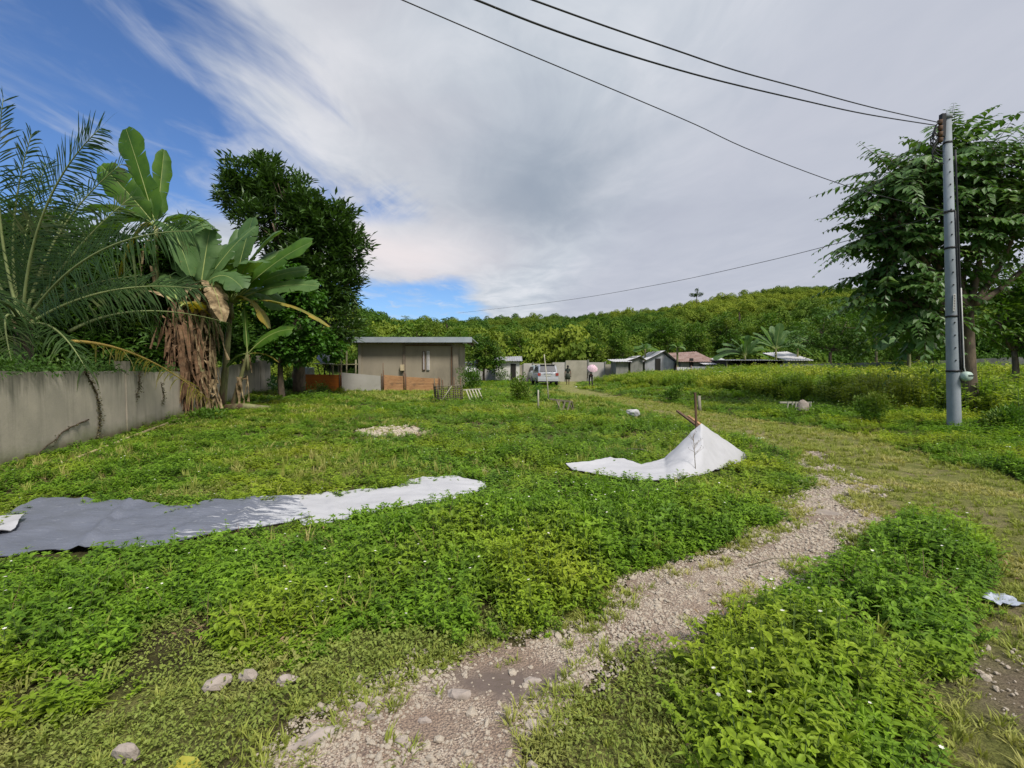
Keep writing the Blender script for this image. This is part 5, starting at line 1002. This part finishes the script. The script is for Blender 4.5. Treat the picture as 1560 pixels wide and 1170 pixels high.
# ================================================================== TARPAULINS
def cloth(name, cols, mat, label, nx=14, ny=26, amp=.02, th=.006, seed=0, cat='tarpaulin', wr=6., smoothtop=True):
    """cols = list of (edge point A, edge point B)"""
    A = np.array([tuple(c_[0]) for c_ in cols]); B = np.array([tuple(c_[1]) for c_ in cols]); m = len(cols)
    tt = np.linspace(0, m-1, nx*(m-1)+1)
    def spl(Q, t):
        i = min(int(t), m-2); f = t-i; p0, p1, p2, p3 = Q[max(i-1, 0)], Q[i], Q[i+1], Q[min(i+2, m-1)]
        c_ = .5*((2*p1)+(p2-p0)*f+(2*p0-5*p1+4*p2-p3)*f*f+(-p0+3*p1-3*p2+p3)*f**3)
        return c_*(.5 if smoothtop else 0)+(p1*(1-f)+p2*f)*(.5 if smoothtop else 1)
    rows = []
    for t in tt:
        a, b2 = spl(A, t), spl(B, t); s = np.linspace(0, 1, ny)[:, None]; r = a*(1-s)+b2*s
        for q in range(ny):
            v_ = Vector((r[q][0]*wr*.5, r[q][1]*wr, seed)); r[q][2] += amp*(mnoise.noise(v_)+.5*mnoise.noise(v_*2.3)+.25*mnoise.noise(v_*5.1))
            r[q][2] += amp*1.3*max(0, 1-abs(math.sin(r[q][0]*2.3+r[q][1]*1.1+seed))*7)
            r[q][:2] += [.012*mnoise.noise(v_*3), .02*mnoise.noise(v_*2+Vector((5, 0, 0)))]
        rows.append(r)
    R = np.array(rows); m_ = MB(); m_.grid(R, 0, True); m_.grid(R[:, ::-1]-np.array([0, 0, th]), 0, True)
    o = m_.build(name, mat, origin=tuple(R[0, 0])); return tag(o, label, cat)
M_TGREY, nt, out = newmat('silver_grey_plastic'); p = wpos(nt)
v_ = vmul(nt, p, (1.2, 7, 1)); n1 = noise(nt, v_, 3.2, 6, .75)
c = mixc(nt, noise(nt, p, 1.5, 5, .6), (.105, .115, .145), (.17, .18, .22))
c = mixc(nt, ramp(nt, noise(nt, vmul(nt, p, (1, 5, 1)), 7, 8, .8), [(.60, (0, 0, 0)), (.64, (1, 1, 1))]), c, (.32, .33, .36))
sx_ = nt.nodes.new('ShaderNodeSeparateXYZ'); nt.links.new(p, sx_.inputs[0]); xr = G(330, 790).x; xe = G(450, 775).x
mr = nt.nodes.new('ShaderNodeMapRange'); nt.links.new(sx_.outputs[0], mr.inputs[0]); mr.inputs[1].default_value = xr-.5; mr.inputs[2].default_value = xe; mr.inputs[3].default_value = -.25; mr.inputs[4].default_value = .04
wear = ramp(nt, mth(nt, 'ADD', n1, mr.outputs[0]), [(.50, (0, 0, 0)), (.53, (1, 1, 1))])
c = mixc(nt, wear, c, (.47, .47, .49))
b = N(nt, 'ShaderNodeBsdfPrincipled', i_Roughness=.4); b.inputs['Specular IOR Level'].default_value = .35; nt.links.new(c, b.inputs['Base Color']); bp = N(nt, 'ShaderNodeBump', i_Strength=.5, i_Distance=.02); nt.links.new(noise(nt, v_, 6, 5, .6), bp.inputs['Height']); nt.links.new(bp.outputs[0], b.inputs['Normal']); nt.links.new(b.outputs[0], out.inputs[0])
M_TWH = solid('white_tarpaulin', (.46, .455, .47), (.41, .405, .42), 1.3, .55, .3, c3=(.40, .38, .36), s3=3, l3=.66, h3=.8, bump=.2, bscale=9, stretch=(1, 2, 1))
cloth('grey_tarpaulin', [(G(a[0], a[1], .07), G(b2[0], b2[1]-5, .04)) for a, b2 in TARP_G], M_TGREY, 'wrinkled grey plastic sheet with white worn streaks lying on the weeds', amp=.03, seed=1)
cloth('white_tarpaulin', [(G(a[0], a[1], .06), G(b2[0], b2[1], .04)) for a, b2 in TARP_W], M_TWH, 'long flat white sheet in the weeds right of the grey plastic', amp=.015, seed=2)
cloth('white_tarpaulin', [(G(-160, 788, .10), G(-160, 818, .09)), (G(-60, 786, .10), G(-60, 815, .09)), (G(38, 783, .10), G(18, 808, .09))], M_TWH, 'short white sheet poking out at the left end of the grey plastic', amp=.01, seed=3)
cloth('white_tarpaulin', [(G(a, b2, h_), G(c_, d_, .05)) for a, b2, c_, d_, h_ in TARP_T], M_TWH, 'white sheet raised to a peak like a small tent by the post', amp=.014, seed=4, smoothtop=False)
# post and boards at the peak
pB = G(1062, 678, 0); pB = Vector((P(1064, 650, 8.2).x, 8.2, 0)); tp = P(1059, 598, 8.2); m_ = MB(); m_.bar(pB-Vector((0, 0, .2)), tp, .04, .03); o = m_.build('wooden_post', M_BROWN, origin=pB); tag(o, 'brown wooden post standing just behind the white peak', 'post')
m_ = MB(); m_.bar(P(1032, 626, 9.3), P(1072, 656, 7.95), .05, .03); tag(m_.build('wooden_board', M_BROWN, origin=P(1032, 626, 9.3)), 'longer dark board slanting down behind the white peak', 'board')
m_ = MB(); m_.bar(P(1049, 634, 9.4), P(1074, 652, 8.1), .05, .03); tag(m_.build('wooden_board', M_OCH, origin=P(1049, 634, 9.4)), 'shorter brown board slanting beside the post at the white peak', 'board')
a = G(1066, 628); m_ = MB(); m_.tube([a-Vector((0, 0, .1)), P(1065, 603, a.y)], [.07, .055], 8); tag(m_.build('stump_post', solid('grey_stump', (.30, .27, .21), (.2, .18, .14), 6), origin=a), 'thick grey weathered post at the far side of the track', 'post')
# dry twiggy weed in front of the peak
a = G(1060, 722, .05); m_ = MB(); tpz = P(1056, 660, a.y); m_.tube([a, a.lerp(tpz, .5), tpz], [.006, .005, .003], 4)
for i in range(16): f = .45+.5*i/16; q = a.lerp(tpz, f); e = q+Vector((random.uniform(-.12, .12), random.uniform(-.08, .08), random.uniform(.04, .14))); m_.tube([q, e], [.003, .0015], 3); leafset(m_, [tuple(e)], [(0, 0, 1)], [(1, 0, 0)], .03, .018)
tag(m_.build('dry_weed', solid('dry_twig', (.25, .20, .14)), origin=a), 'single dry branching weed standing in front of the white peak', 'weed')
# ================================================================== STICKS, RACKS AND STAKES IN THE FIELD
def slat_rack(name, top0, top1, feet, label, mat, r=.025, cross=None):
    t = thing(name, feet[0][1], label, 'rack'); m_ = MB(); m_.bar(top0, top1, r*2.2); m_.build('top_rail', mat, t)
    for a, b2 in feet: m_ = MB(); m_.bar(a, b2, r*1.9, r*1.3); m_.build('slat', mat, t)
    return t
M_PALEW = solid('bleached_wood', (.42, .39, .31), (.30, .28, .21), 6, .8); M_DKW = solid('dark_wood', (.10, .085, .06), (.17, .15, .10), 5, .85)
gy_ = G(720, 612).y
slat_rack('slatted_rack', P(706, 594, gy_+.6), P(733, 592.5, gy_+.6), [(P(710+i*4.6, 593.6-i*.2, gy_+.6), P(718+i*4.9, 614+(i % 2), gy_-.1)) for i in range(5)], 'pale slatted rack leaning by the narrow leaved shrub', M_PALEW)
gy_ = G(850, 630).y
slat_rack('slatted_rack', P(838, 608, gy_+.3), P(872, 612, gy_+.3), [(P(848, 610, gy_+.3), P(856, 628, gy_-.2)), (P(853, 610, gy_+.3), P(849, 631, gy_)), (P(857, 611, gy_+.3), P(864, 627, gy_+.6)), (P(861, 611, gy_+.3), P(856, 630, gy_)), (P(866, 611, gy_+.3), P(875, 630, gy_+.2)), (P(869, 611, gy_+.3), P(862, 634, gy_-.2)), (P(871, 612, gy_+.3), P(875, 628, gy_+.4))], 'dark rack with crossed slat legs in the middle of the field', M_DKW)
gy_ = G(1205, 630).y
slat_rack('slatted_rack', P(1188, 613, gy_+.2), P(1236, 613.5, gy_+.2), [(P(1201, 612, gy_), P(1198, 629, gy_)), (P(1208, 612, gy_), P(1205, 629, gy_)), (P(1213, 612, gy_), P(1211, 629, gy_)), (P(1235, 612, gy_), P(1235, 631, gy_))], 'small slat rack beside the pale stone slab at right', M_PALEW)
a = G(1223, 633); m_ = MB(); V_, F_ = ico(1, .2, 2, .9, 31); k = a.y/FPX; m_.add(V_*np.array([9.5*k, 3.5*k, 14*k])+np.array([a.x, a.y, P(1223, 607, a.y).z-14*k]), F_, 0, True); tag(m_.build('stone_slab', M_ROCK, origin=a), 'rounded pale stone slab standing upright in the weeds', 'stone')
a = G(836, 612); m_ = MB(); m_.tube([a, P(834, 585, a.y), P(829, 540, a.y+.2)], [.035, .03, .022], 6); tag(m_.build('bamboo_pole', M_PALEW, origin=a), 'tall thin bamboo pole standing in front of the silver car', 'pole')
a = G(820, 626); m_ = MB(); m_.tube([a, P(820, 594, a.y)], [.04, .03], 6); tag(m_.build('wooden_stake', M_PALEW, origin=a), 'short pale stake left of the dark slatted rack', 'stake')
sf = G(682, 612); t = thing('stick_fence', sf, 'round brushwood fence of rough sticks around the shrub', 'fence')
for i in range(15):
    an = PI*(1.0+i/14*1.0)+.0; x = sf.x+math.cos(an)*.62; y = sf.y+.4+math.sin(an)*.5; q = MB(); hh = random.uniform(.65, 1.15); q.tube([(x, y, 0), (x+random.uniform(-.1, .1), y, hh)], [.03, .02], 5); q.build('stake', M_DKW if i % 3 else M_BROWN, t)
q = MB()
for z in np.arange(.12, .8, .085):
    q.tube([(sf.x+math.cos(an)*.64+random.uniform(-.02, .02), sf.y+.4+math.sin(an)*.52-.03*(i % 2), z+random.uniform(-.02, .02)) for i, an in enumerate(np.linspace(PI*.98, PI*2.02, 14))], .016, 4)
q.build('woven_twigs', M_DKW, t)
a = P(672, 612, sf.y-.4); q = MB(); q.tube([a, P(688, 588, sf.y-.2)], [.02, .016], 5); tag(q.build('leaning_stick', M_PALEW, origin=a), 'pale stick leaning against the brushwood fence', 'stick')
# ================================================================== STONES, LITTER
def rock(px, py, w, h, label, seed, mat=M_ROCK, cat='stone', name='stone', flat=.7, sub_=2, rot=0, lift=.35, ydep=.7):
    a = G(px, py); k = math.sqrt(a.x**2+a.y**2+CAMH**2)/FPX; m_ = MB(); V_, F_ = ico(.82, .34, sub_, 1, seed); V_ = V_*np.array([w*k/2, w*k/2*ydep, h*k/2*1.1]); c_, s_ = math.cos(rot), math.sin(rot); V_ = V_@np.array([[c_, s_, 0], [-s_, c_, 0], [0, 0, 1]]); V_[:, 2] += h*k*lift*.5; m_.add(V_+np.array(a), F_, 0, False); tag(m_.build(name, mat, origin=a), label, cat)
rock(332, 1054, 34, 16, 'flat pinkish stone at the edge of the front weeds', 1, rot=.4, lift=1.2)
rock(378, 1043, 24, 18, 'rounded stone right of the flat pinkish one', 2, lift=1.2)
rock(436, 1047, 30, 14, 'grey flat stone below the small weed clump', 3, rot=.3, lift=1.2)
rock(195, 1163, 30, 22, 'pale stone cut by the bottom edge at left', 4, lift=1.0)
rock(549, 1083, 18, 16, 'small white stone where grass meets gravel', 5)
rock(570, 1098, 20, 14, 'dull stone just right of the small white one', 6)
rock(482, 1128, 78, 20, 'large flat slab half buried in the gravel at the bottom', 7, rot=.6, lift=.05, ydep=.5)
rock(612, 1133, 18, 12, 'small pale stone in the gravel below the flat slab', 8)
rock(647, 1102, 18, 12, 'small rounded stone in the middle of the gravel', 9)
rock(700, 1062, 40, 16, 'flat grey stone at the edge of the muddy hollow', 10, lift=.1)
rock(870, 1012, 14, 14, 'small white stone above the muddy hollow', 11)
rock(918, 944, 22, 10, 'brownish stone at the foot of the lush bank', 12)
rock(812, 1040, 30, 12, 'pale broken stone on the right of the muddy hollow', 13, lift=.1)
rock(1255, 782, 60, 8, 'long flat rock embedded across the path', 14, lift=.02, rot=-.25, mat=solid('path_rock', (.30, .25, .21), (.24, .20, .17), 6, .9))
rock(737, 723, 18, 8, 'small white rubble piece beside the long white sheet', 15, lift=1.)
rock(946, 588+38, 10, 4, 'tiny white scrap on the grass left of the track', 16, mat=M_WHITE)
rock(964, 646, 22, 11, 'round whitish boulder in the grass left of the white peak', 17, mat=solid('white_lump', (.55, .53, .54), (.40, .38, .38), 8, .7), cat='boulder', name='boulder', lift=3.2)
rock(1158, 668, 18, 3, 'white stone patch on the track beyond the white peak', 18, lift=.3, mat=M_WHITE)
rock(1338, 742, 14, 4, 'pale stone at the right tip of the gravel', 19)
rock(1272, 1000+60, 14, 8, 'small stone hidden among the right hand weeds', 20)
def crumple(px, py, w, label, mat, seed):
    a = G(px, py); k = math.sqrt(a.x**2+a.y**2+CAMH**2)/FPX; n = 12; R_ = np.random.default_rng(seed); g = np.zeros((n, n, 3))
    for i in range(n):
        for j in range(n): g[i, j] = (a.x+(i/(n-1)-.5)*w*k*(1+.15*math.sin(j*1.3)), a.y+(j/(n-1)-.5)*w*k*.8*(1+.15*math.cos(i)), a.z+.035+.03*mnoise.noise(Vector((i*.3, j*.3, seed))))
    m_ = MB(); m_.grid(g, 0, False); m_.grid(g[:, ::-1]-np.array([0, 0, .004]), 0, False); tag(m_.build('plastic_scrap', mat, origin=a), label, 'litter')
crumple(1524, 919, 30, 'crumpled pale blue plastic scrap on the grass at the right edge', solid('blue_plastic', (.42, .45, .52), (.3, .33, .4), 9, .3), 3)
crumple(883, 590, 12, 'small white scrap on the grass beside the walking people', M_WHITE, 5)
a = G(285, 1172, .03); m_ = MB(); leafset(m_, [tuple(a-Vector((.08, 0, 0)))], [(1, .1, .05)], [(0, -.4, 1)], .14, .09, T_LF, 0, True); tag(m_.build('fallen_leaf', leafmat('yellow_leaf', (.50, .45, .05), (.40, .38, .05), (.3, .3, .05)), origin=a), 'large yellow fallen leaf at the bottom edge', 'leaf')
for i, (x0_, y0_, x1_, y1_, lb) in enumerate([(955, 684, 1000, 690, 'dark stick lying in the grass left of the white peak'), (960, 674, 990, 668, 'pale stick lying in the grass below the boulder'), (520, 629, 545, 630, 'pale stick lying on the grass near the fallen trunk'), (1140, 862, 1215, 850, 'thin dark twig lying across the gravel')]):
    a, b2 = G(x0_, y0_, .05), G(x1_, y1_, .05); m_ = MB(); m_.tube([a, a.lerp(b2, .5)+Vector((0, 0, .03)), b2], [.014, .012, .006] if i < 3 else [.005, .004, .002], 5); tag(m_.build('fallen_stick', [M_DKW, M_PALEW][i % 2] if i < 3 else M_DKW, origin=a), lb, 'stick')
# ================================================================== CARS
def car(loc, rz, paint, label, sc=1.0):
    t = thing('parked_car', (0, 0, 0), label, 'car')
    M_P = solid(paint[0], paint[1], tuple(x*.93 for x in paint[1]), 2, .3, .6, metal=.35); M_GL = solid('tinted_glass', (.03, .032, .045), rough=.35, spec=.25); M_TY = solid('tyre_rubber', (.02, .02, .02), rough=.9); M_RM = solid('alloy', (.4, .4, .42), rough=.35, metal=.7)
    M_RED = solid('red_lens', (.30, .05, .04), rough=.2); M_PL = solid('number_plate', (.5, .5, .45)); M_TR = solid('dark_trim', (.03, .03, .03), rough=.6)
    def ring(y, w, zb, zt, rnd=.10): return [(-w+rnd, y, zb), (-w, y, zb+rnd), (-w-.02, y, (zb+zt)/2), (-w+.02, y, zt-rnd), (-w+.06+rnd, y, zt), (w-.06-rnd, y, zt), (w-.02, y, zt-rnd), (w+.02, y, (zb+zt)/2), (w, y, zb+rnd), (w-rnd, y, zb)]
    def loft(m_, rs, mi=0):
        n = len(rs[0]); V = [v for r_ in rs for v in r_]; F = [(i*n+k, i*n+(k+1) % n, (i+1)*n+(k+1) % n, (i+1)*n+k) for i in range(len(rs)-1) for k in range(n)]; m_.addf(V, F, mi, True); m_.addf(rs[0], [tuple(range(n-1, -1, -1))], mi); m_.addf(rs[-1], [tuple(range(n))], mi)
    m_ = MB(); loft(m_, [ring(0, .80, .42, 1.0), ring(.08, .85, .34, 1.08), ring(.6, .87, .30, 1.12), ring(3.2, .87, .30, 1.05), ring(4.1, .85, .30, .98), ring(4.5, .78, .34, .86), ring(4.6, .7, .4, .75)])
    def cab(y, w, zt): return [(-.80, y, 1.02), (-w-.04, y, zt-.12), (-w+.08, y, zt), (w-.08, y, zt), (w+.04, y, zt-.12), (.80, y, 1.02)]
    loft(m_, [cab(.10, .72, 1.12), cab(.38, .68, 1.66), cab(.7, .67, 1.72), cab(2.4, .66, 1.70), cab(2.9, .66, 1.6), cab(3.7, .70, 1.06)]); m_.build('body', M_P, t)
    def quad(name, V, mat, off=(0, 0, 0), par=t): q = MB(); q.addf([tuple(np.array(v)+np.array(off)) for v in V], [tuple(range(len(V)))]); return q.build(name, mat, par)
    quad('rear_window', [(-.66, .105, 1.14), (.66, .105, 1.14), (.58, .35, 1.60), (-.58, .35, 1.60)], M_GL, (0, -.025, .01))
    for s in (-1, 1):
        quad('side_window', [(s*.80, .75, 1.14), (s*.80, 1.6, 1.14), (s*.71, 1.6, 1.56), (s*.71, .8, 1.56)], M_GL, (s*.012, 0, 0)); quad('side_window', [(s*.80, 1.68, 1.14), (s*.80, 3.1, 1.12), (s*.71, 2.75, 1.54), (s*.71, 1.68, 1.56)], M_GL, (s*.012, 0, 0))
        q = MB(); q.box((s*.72, .02, .93), (.24, .12, .22)); q.build('tail_light', M_RED, t); q = MB(); q.box((s*.6, 4.55, .72), (.3, .1, .15)); q.build('headlight', M_WHITE, t)
        q = MB(); q.box((s*.98, 2.9, 1.12), (.2, .12, .16)); q.build('mirror', M_P, t)
        for y in (.85, 3.75):
            q = MB(); q.tube([(s*.70, y, .33), (s*.72, y, .33), (s*.88, y, .33), (s*.90, y, .33)], [.28, .33, .33, .29], 20); w_ = q.build('wheel', M_TY, t); q = MB(); q.tube([(s*.86, y, .33), (s*.915, y, .33)], [.2, .19], 14); sub(q, 'rim', M_RM, w_)
    q = MB(); q.box((0, -.04, .50), (1.66, .16, .22)); q.build('rear_bumper', M_P, t); q = MB(); q.box((0, -.02, .36), (1.5, .12, .10)); q.build('bumper_trim', M_TR, t)
    q = MB(); q.box((0, -.01, .86), (.46, .04, .13)); q.build('number_plate', M_PL, t); q = MB(); q.box((0, .02, .98), (.7, .1, .04)); q.build('tailgate_trim', M_TR, t); q = MB(); q.box((0, .38, 1.70), (1.2, .26, .04)); q.build('spoiler', M_TR, t)
    t.location = loc; t.rotation_euler = (0, 0, rz); t.scale = (sc,)*3; return t
c0 = G(835, 588); car(Vector((c0.x, c0.y, float(gh(c0.x, c0.y)))), math.radians(4), ('silver_paint', (.50, .51, .54)), 'silver people carrier parked in the field, seen from behind')
c1 = GX(825, 49.0-1.6); car(c1, math.radians(8), ('pale_teal_paint', (.50, .58, .58)), 'pale teal car half hidden behind the silver one')
# ================================================================== PEOPLE
def skin_obj(name, V, E, R, mat, parent, levels=1):
    me = bpy.data.meshes.new(name); me.from_pydata(V, E, []); me.materials.append(mat); o = bpy.data.objects.new(name, me); COL.objects.link(o); o.parent = parent
    s = o.modifiers.new('skin', 'SKIN'); s.use_smooth_shade = True
    if not me.skin_vertices: me.skin_vertices.new()
    for i, r in enumerate(R): d = me.skin_vertices[0].data[i]; d.radius = (r, r) if not isinstance(r, tuple) else r; d.use_root = (i == 0)
    u_ = o.modifiers.new('subdivision', 'SUBSURF'); u_.levels = levels; u_.render_levels = levels; return o
def person(loc, rz, H, label, shirt, legs, skinc, hairc, stride=.12, lh=None, rh=None, skirt=False, lean=.0):
    t = thing('person', (0, 0, 0), label, 'person'); k = H/1.7
    M_S = solid('skin', skinc); hd = (0, -.01+lean, 1.58)
    lh = lh or (-.26, .05, .80); rh = rh or (.26, .05, .80); el = lambda sh, hn: tuple((np.array(sh)+np.array(hn))/2+np.array([.04*np.sign(sh[0]), -.06, -.02]))
    Ls, Rs = (-.17, lean*.7, 1.38), (.17, lean*.7, 1.38)
    V = [(0, 0, .95), (0, lean*.3, 1.12), (0, lean*.6, 1.30), (0, lean*.8, 1.42), (0, lean, 1.49), hd, (0, lean, 1.68), Ls, el(Ls, lh), lh, Rs, el(Rs, rh), rh,
         (-.09, 0, .90), (-.10, stride*.5+.02, .50), (-.10, stride*.2, .09), (-.10, stride*.2+.14, .03), (.09, 0, .90), (.10, -stride*.3+.03, .50), (.10, -stride, .09), (.10, -stride+.14, .03)]
    E = [(0, 1), (1, 2), (2, 3), (3, 4), (4, 5), (5, 6), (3, 7), (7, 8), (8, 9), (3, 10), (10, 11), (11, 12), (0, 13), (13, 14), (14, 15), (15, 16), (0, 17), (17, 18), (18, 19), (19, 20)]
    R = [(.13, .10), (.12, .09), (.14, .10), (.08, .07), .05, .088, .075, .055, .042, .026, .055, .042, .026, .085, .058, .036, .03, .085, .058, .036, .03]
    for hn, sh in ((lh, Ls), (rh, Rs)):          # palm and five separate fingers
        h = np.array(hn); d = nrm(h-np.array(el(sh, hn))); sd = nrm(np.cross(d, [0, 1, .2])); i9 = len(V); V.append(tuple(h+d*.05)); E.append((9 if sh is Ls else 12, i9)); R.append((.034, .018))
        for f in range(5):
            b0 = h+d*(.07 if f else .02)+sd*((f-2.5)*.018 if f else -.04); L = (.05, .075, .085, .08, .06)[f]; dd_ = nrm(d+(sd*-.8 if f == 0 else 0)+np.array([0, .15, 0]))
            j = len(V); V += [tuple(b0), tuple(b0+dd_*L*.5), tuple(b0+nrm(dd_+np.array([0, .5, 0]))*L)]; E += [(i9, j), (j, j+1), (j+1, j+2)]; R += [.009, .0085, .007]
    body = skin_obj('body', V, E, R, M_S, t)
    q = MB(); q.tube([(0, lean+.085, 1.60), (0, lean+.115, 1.565)], [.012, .02], 5)      # nose
    for s in (-1, 1): q.tube([(s*.086, lean, 1.60), (s*.105, lean-.01, 1.585)], [.022, .018], 5)
    q.build('nose_and_ears', M_S, t, origin=(0, 0, 0))
    q = MB(); [q.tube([(s*.034, lean+.074, 1.605), (s*.034, lean+.090, 1.605)], .012, 6) for s in (-1, 1)]; q.tube([(-.025, lean+.085, 1.525), (.025, lean+.085, 1.525)], .007, 4); q.build('eyes_and_mouth', M_DKIN, t, origin=(0, 0, 0))
    V_, F_ = ico(.105, .04, 2, 1.05, 3); V_ = V_*np.array([1, 1.05, 1.1]); V_ = np.where((V_[:, 1:2] > .03) & (V_[:, 2:3] < .02), V_*np.array([.85, .6, 1]), V_); q = MB(); q.add(V_+np.array([0, lean-.022, 1.635]), F_, 0, True); q.tube([(0, lean-.09, 1.62), (0, lean-.10, 1.50), (0, lean-.08, 1.42)], [.07, .06, .03], 8); q.build('hair', solid('hair', hairc), t, origin=(0, 0, 0))
    VS = [(0, lean*.2, 1.02), (0, lean*.4, 1.16), (0, lean*.6, 1.31), (0, lean*.8, 1.43), Ls, tuple((np.array(Ls)*.45+np.array(el(Ls, lh))*.55)), Rs, tuple((np.array(Rs)*.45+np.array(el(Rs, rh))*.55))]
    skin_obj('shirt', VS, [(0, 1), (1, 2), (2, 3), (3, 4), (4, 5), (3, 6), (6, 7)], [(.155, .125), (.15, .115), (.165, .12), (.085, .08), .075, .062, .075, .062], solid('shirt_cloth', shirt), t)
    if skirt: q = MB(); q.tube([(0, 0, 1.04), (0, 0, .85), (0, 0, .5)], [.16, .19, .24], 12); q.build('skirt', solid('skirt_cloth', legs), t, origin=(0, 0, 0))
    else: skin_obj('trousers', [(0, 0, 1.0), (-.09, 0, .90), (-.10, stride*.5+.02, .50), (-.10, stride*.2, .14), (.09, 0, .90), (.10, -stride*.3+.03, .50), (.10, -stride, .14)], [(0, 1), (1, 2), (2, 3), (0, 4), (4, 5), (5, 6)], [(.15, .12), .098, .07, .055, .098, .07, .055], solid('trouser_cloth', legs), t)
    t.location = loc; t.rotation_euler = (0, 0, rz); t.scale = (k,)*3; return t
p0 = G(865, 586.5); person(p0, math.radians(-10), 1.62, 'person in dark clothes and skirt walking away beside the silver car', (.03, .04, .03), (.035, .045, .03), (.16, .09, .06), (.012, .01, .01), stride=.12, skirt=True)
p1 = G(900, 588.5); hx = (.13, .16, 1.22)
person(p1, math.radians(8), 1.58, 'person in a pale top and black trousers holding a pink umbrella', (.42, .42, .44), (.015, .015, .018), (.2, .12, .08), (.015, .012, .01), stride=.16, rh=hx, lean=.03)
# umbrella held over the shoulder, dome towards the camera
hp = p1+Vector((.10, .16, 1.18)); dirv = Vector((.05, -.62, .62)).normalized(); topu = hp+dirv*.62; um = thing('umbrella', hp, 'pink patterned umbrella carried over the shoulder of the person', 'umbrella')
q = MB(); q.tube([hp-dirv*.18, topu+dirv*.05], .012, 6); q.build('shaft', M_BLK, um)
M_UM = solid('pink_patterned_cloth', (.62, .40, .45), (.70, .56, .60), 9, .7, c3=(.5, .25, .34), s3=14, l3=.55, h3=.62)
u1 = dirv.orthogonal().normalized(); u2 = dirv.cross(u1); rows = []
for i in range(33):
    an = 2*PI*i/32; sc_ = 1-.06*abs(math.sin(an*4)); rows.append([topu+dirv*(-.30*(r_**2)*(1+.0))+(u1*math.cos(an)+u2*math.sin(an))*.42*r_*(sc_ if r_ > .5 else 1) for r_ in (0.01, .2, .4, .6, .8, 1.0)])
R_ = np.array([[tuple(v) for v in r_] for r_ in rows]); q = MB(); q.grid(R_, 0, True); q.grid(R_[:, ::-1]-np.array(dirv)*.006, 0, True); q.build('canopy', M_UM, um)
for i in range(8): an = 2*PI*i/8; q = MB(); e = topu+dirv*(-.31)+(u1*math.cos(an)+u2*math.sin(an))*.41; q.tube([topu-dirv*.02, (topu+e)/2+dirv*.06, e], .004, 3); q.build('rib', M_BLK, um)
q = MB(); q.tube([hp-dirv*.26, hp-dirv*.16], .02, 6); q.build('handle', M_BROWN, um)
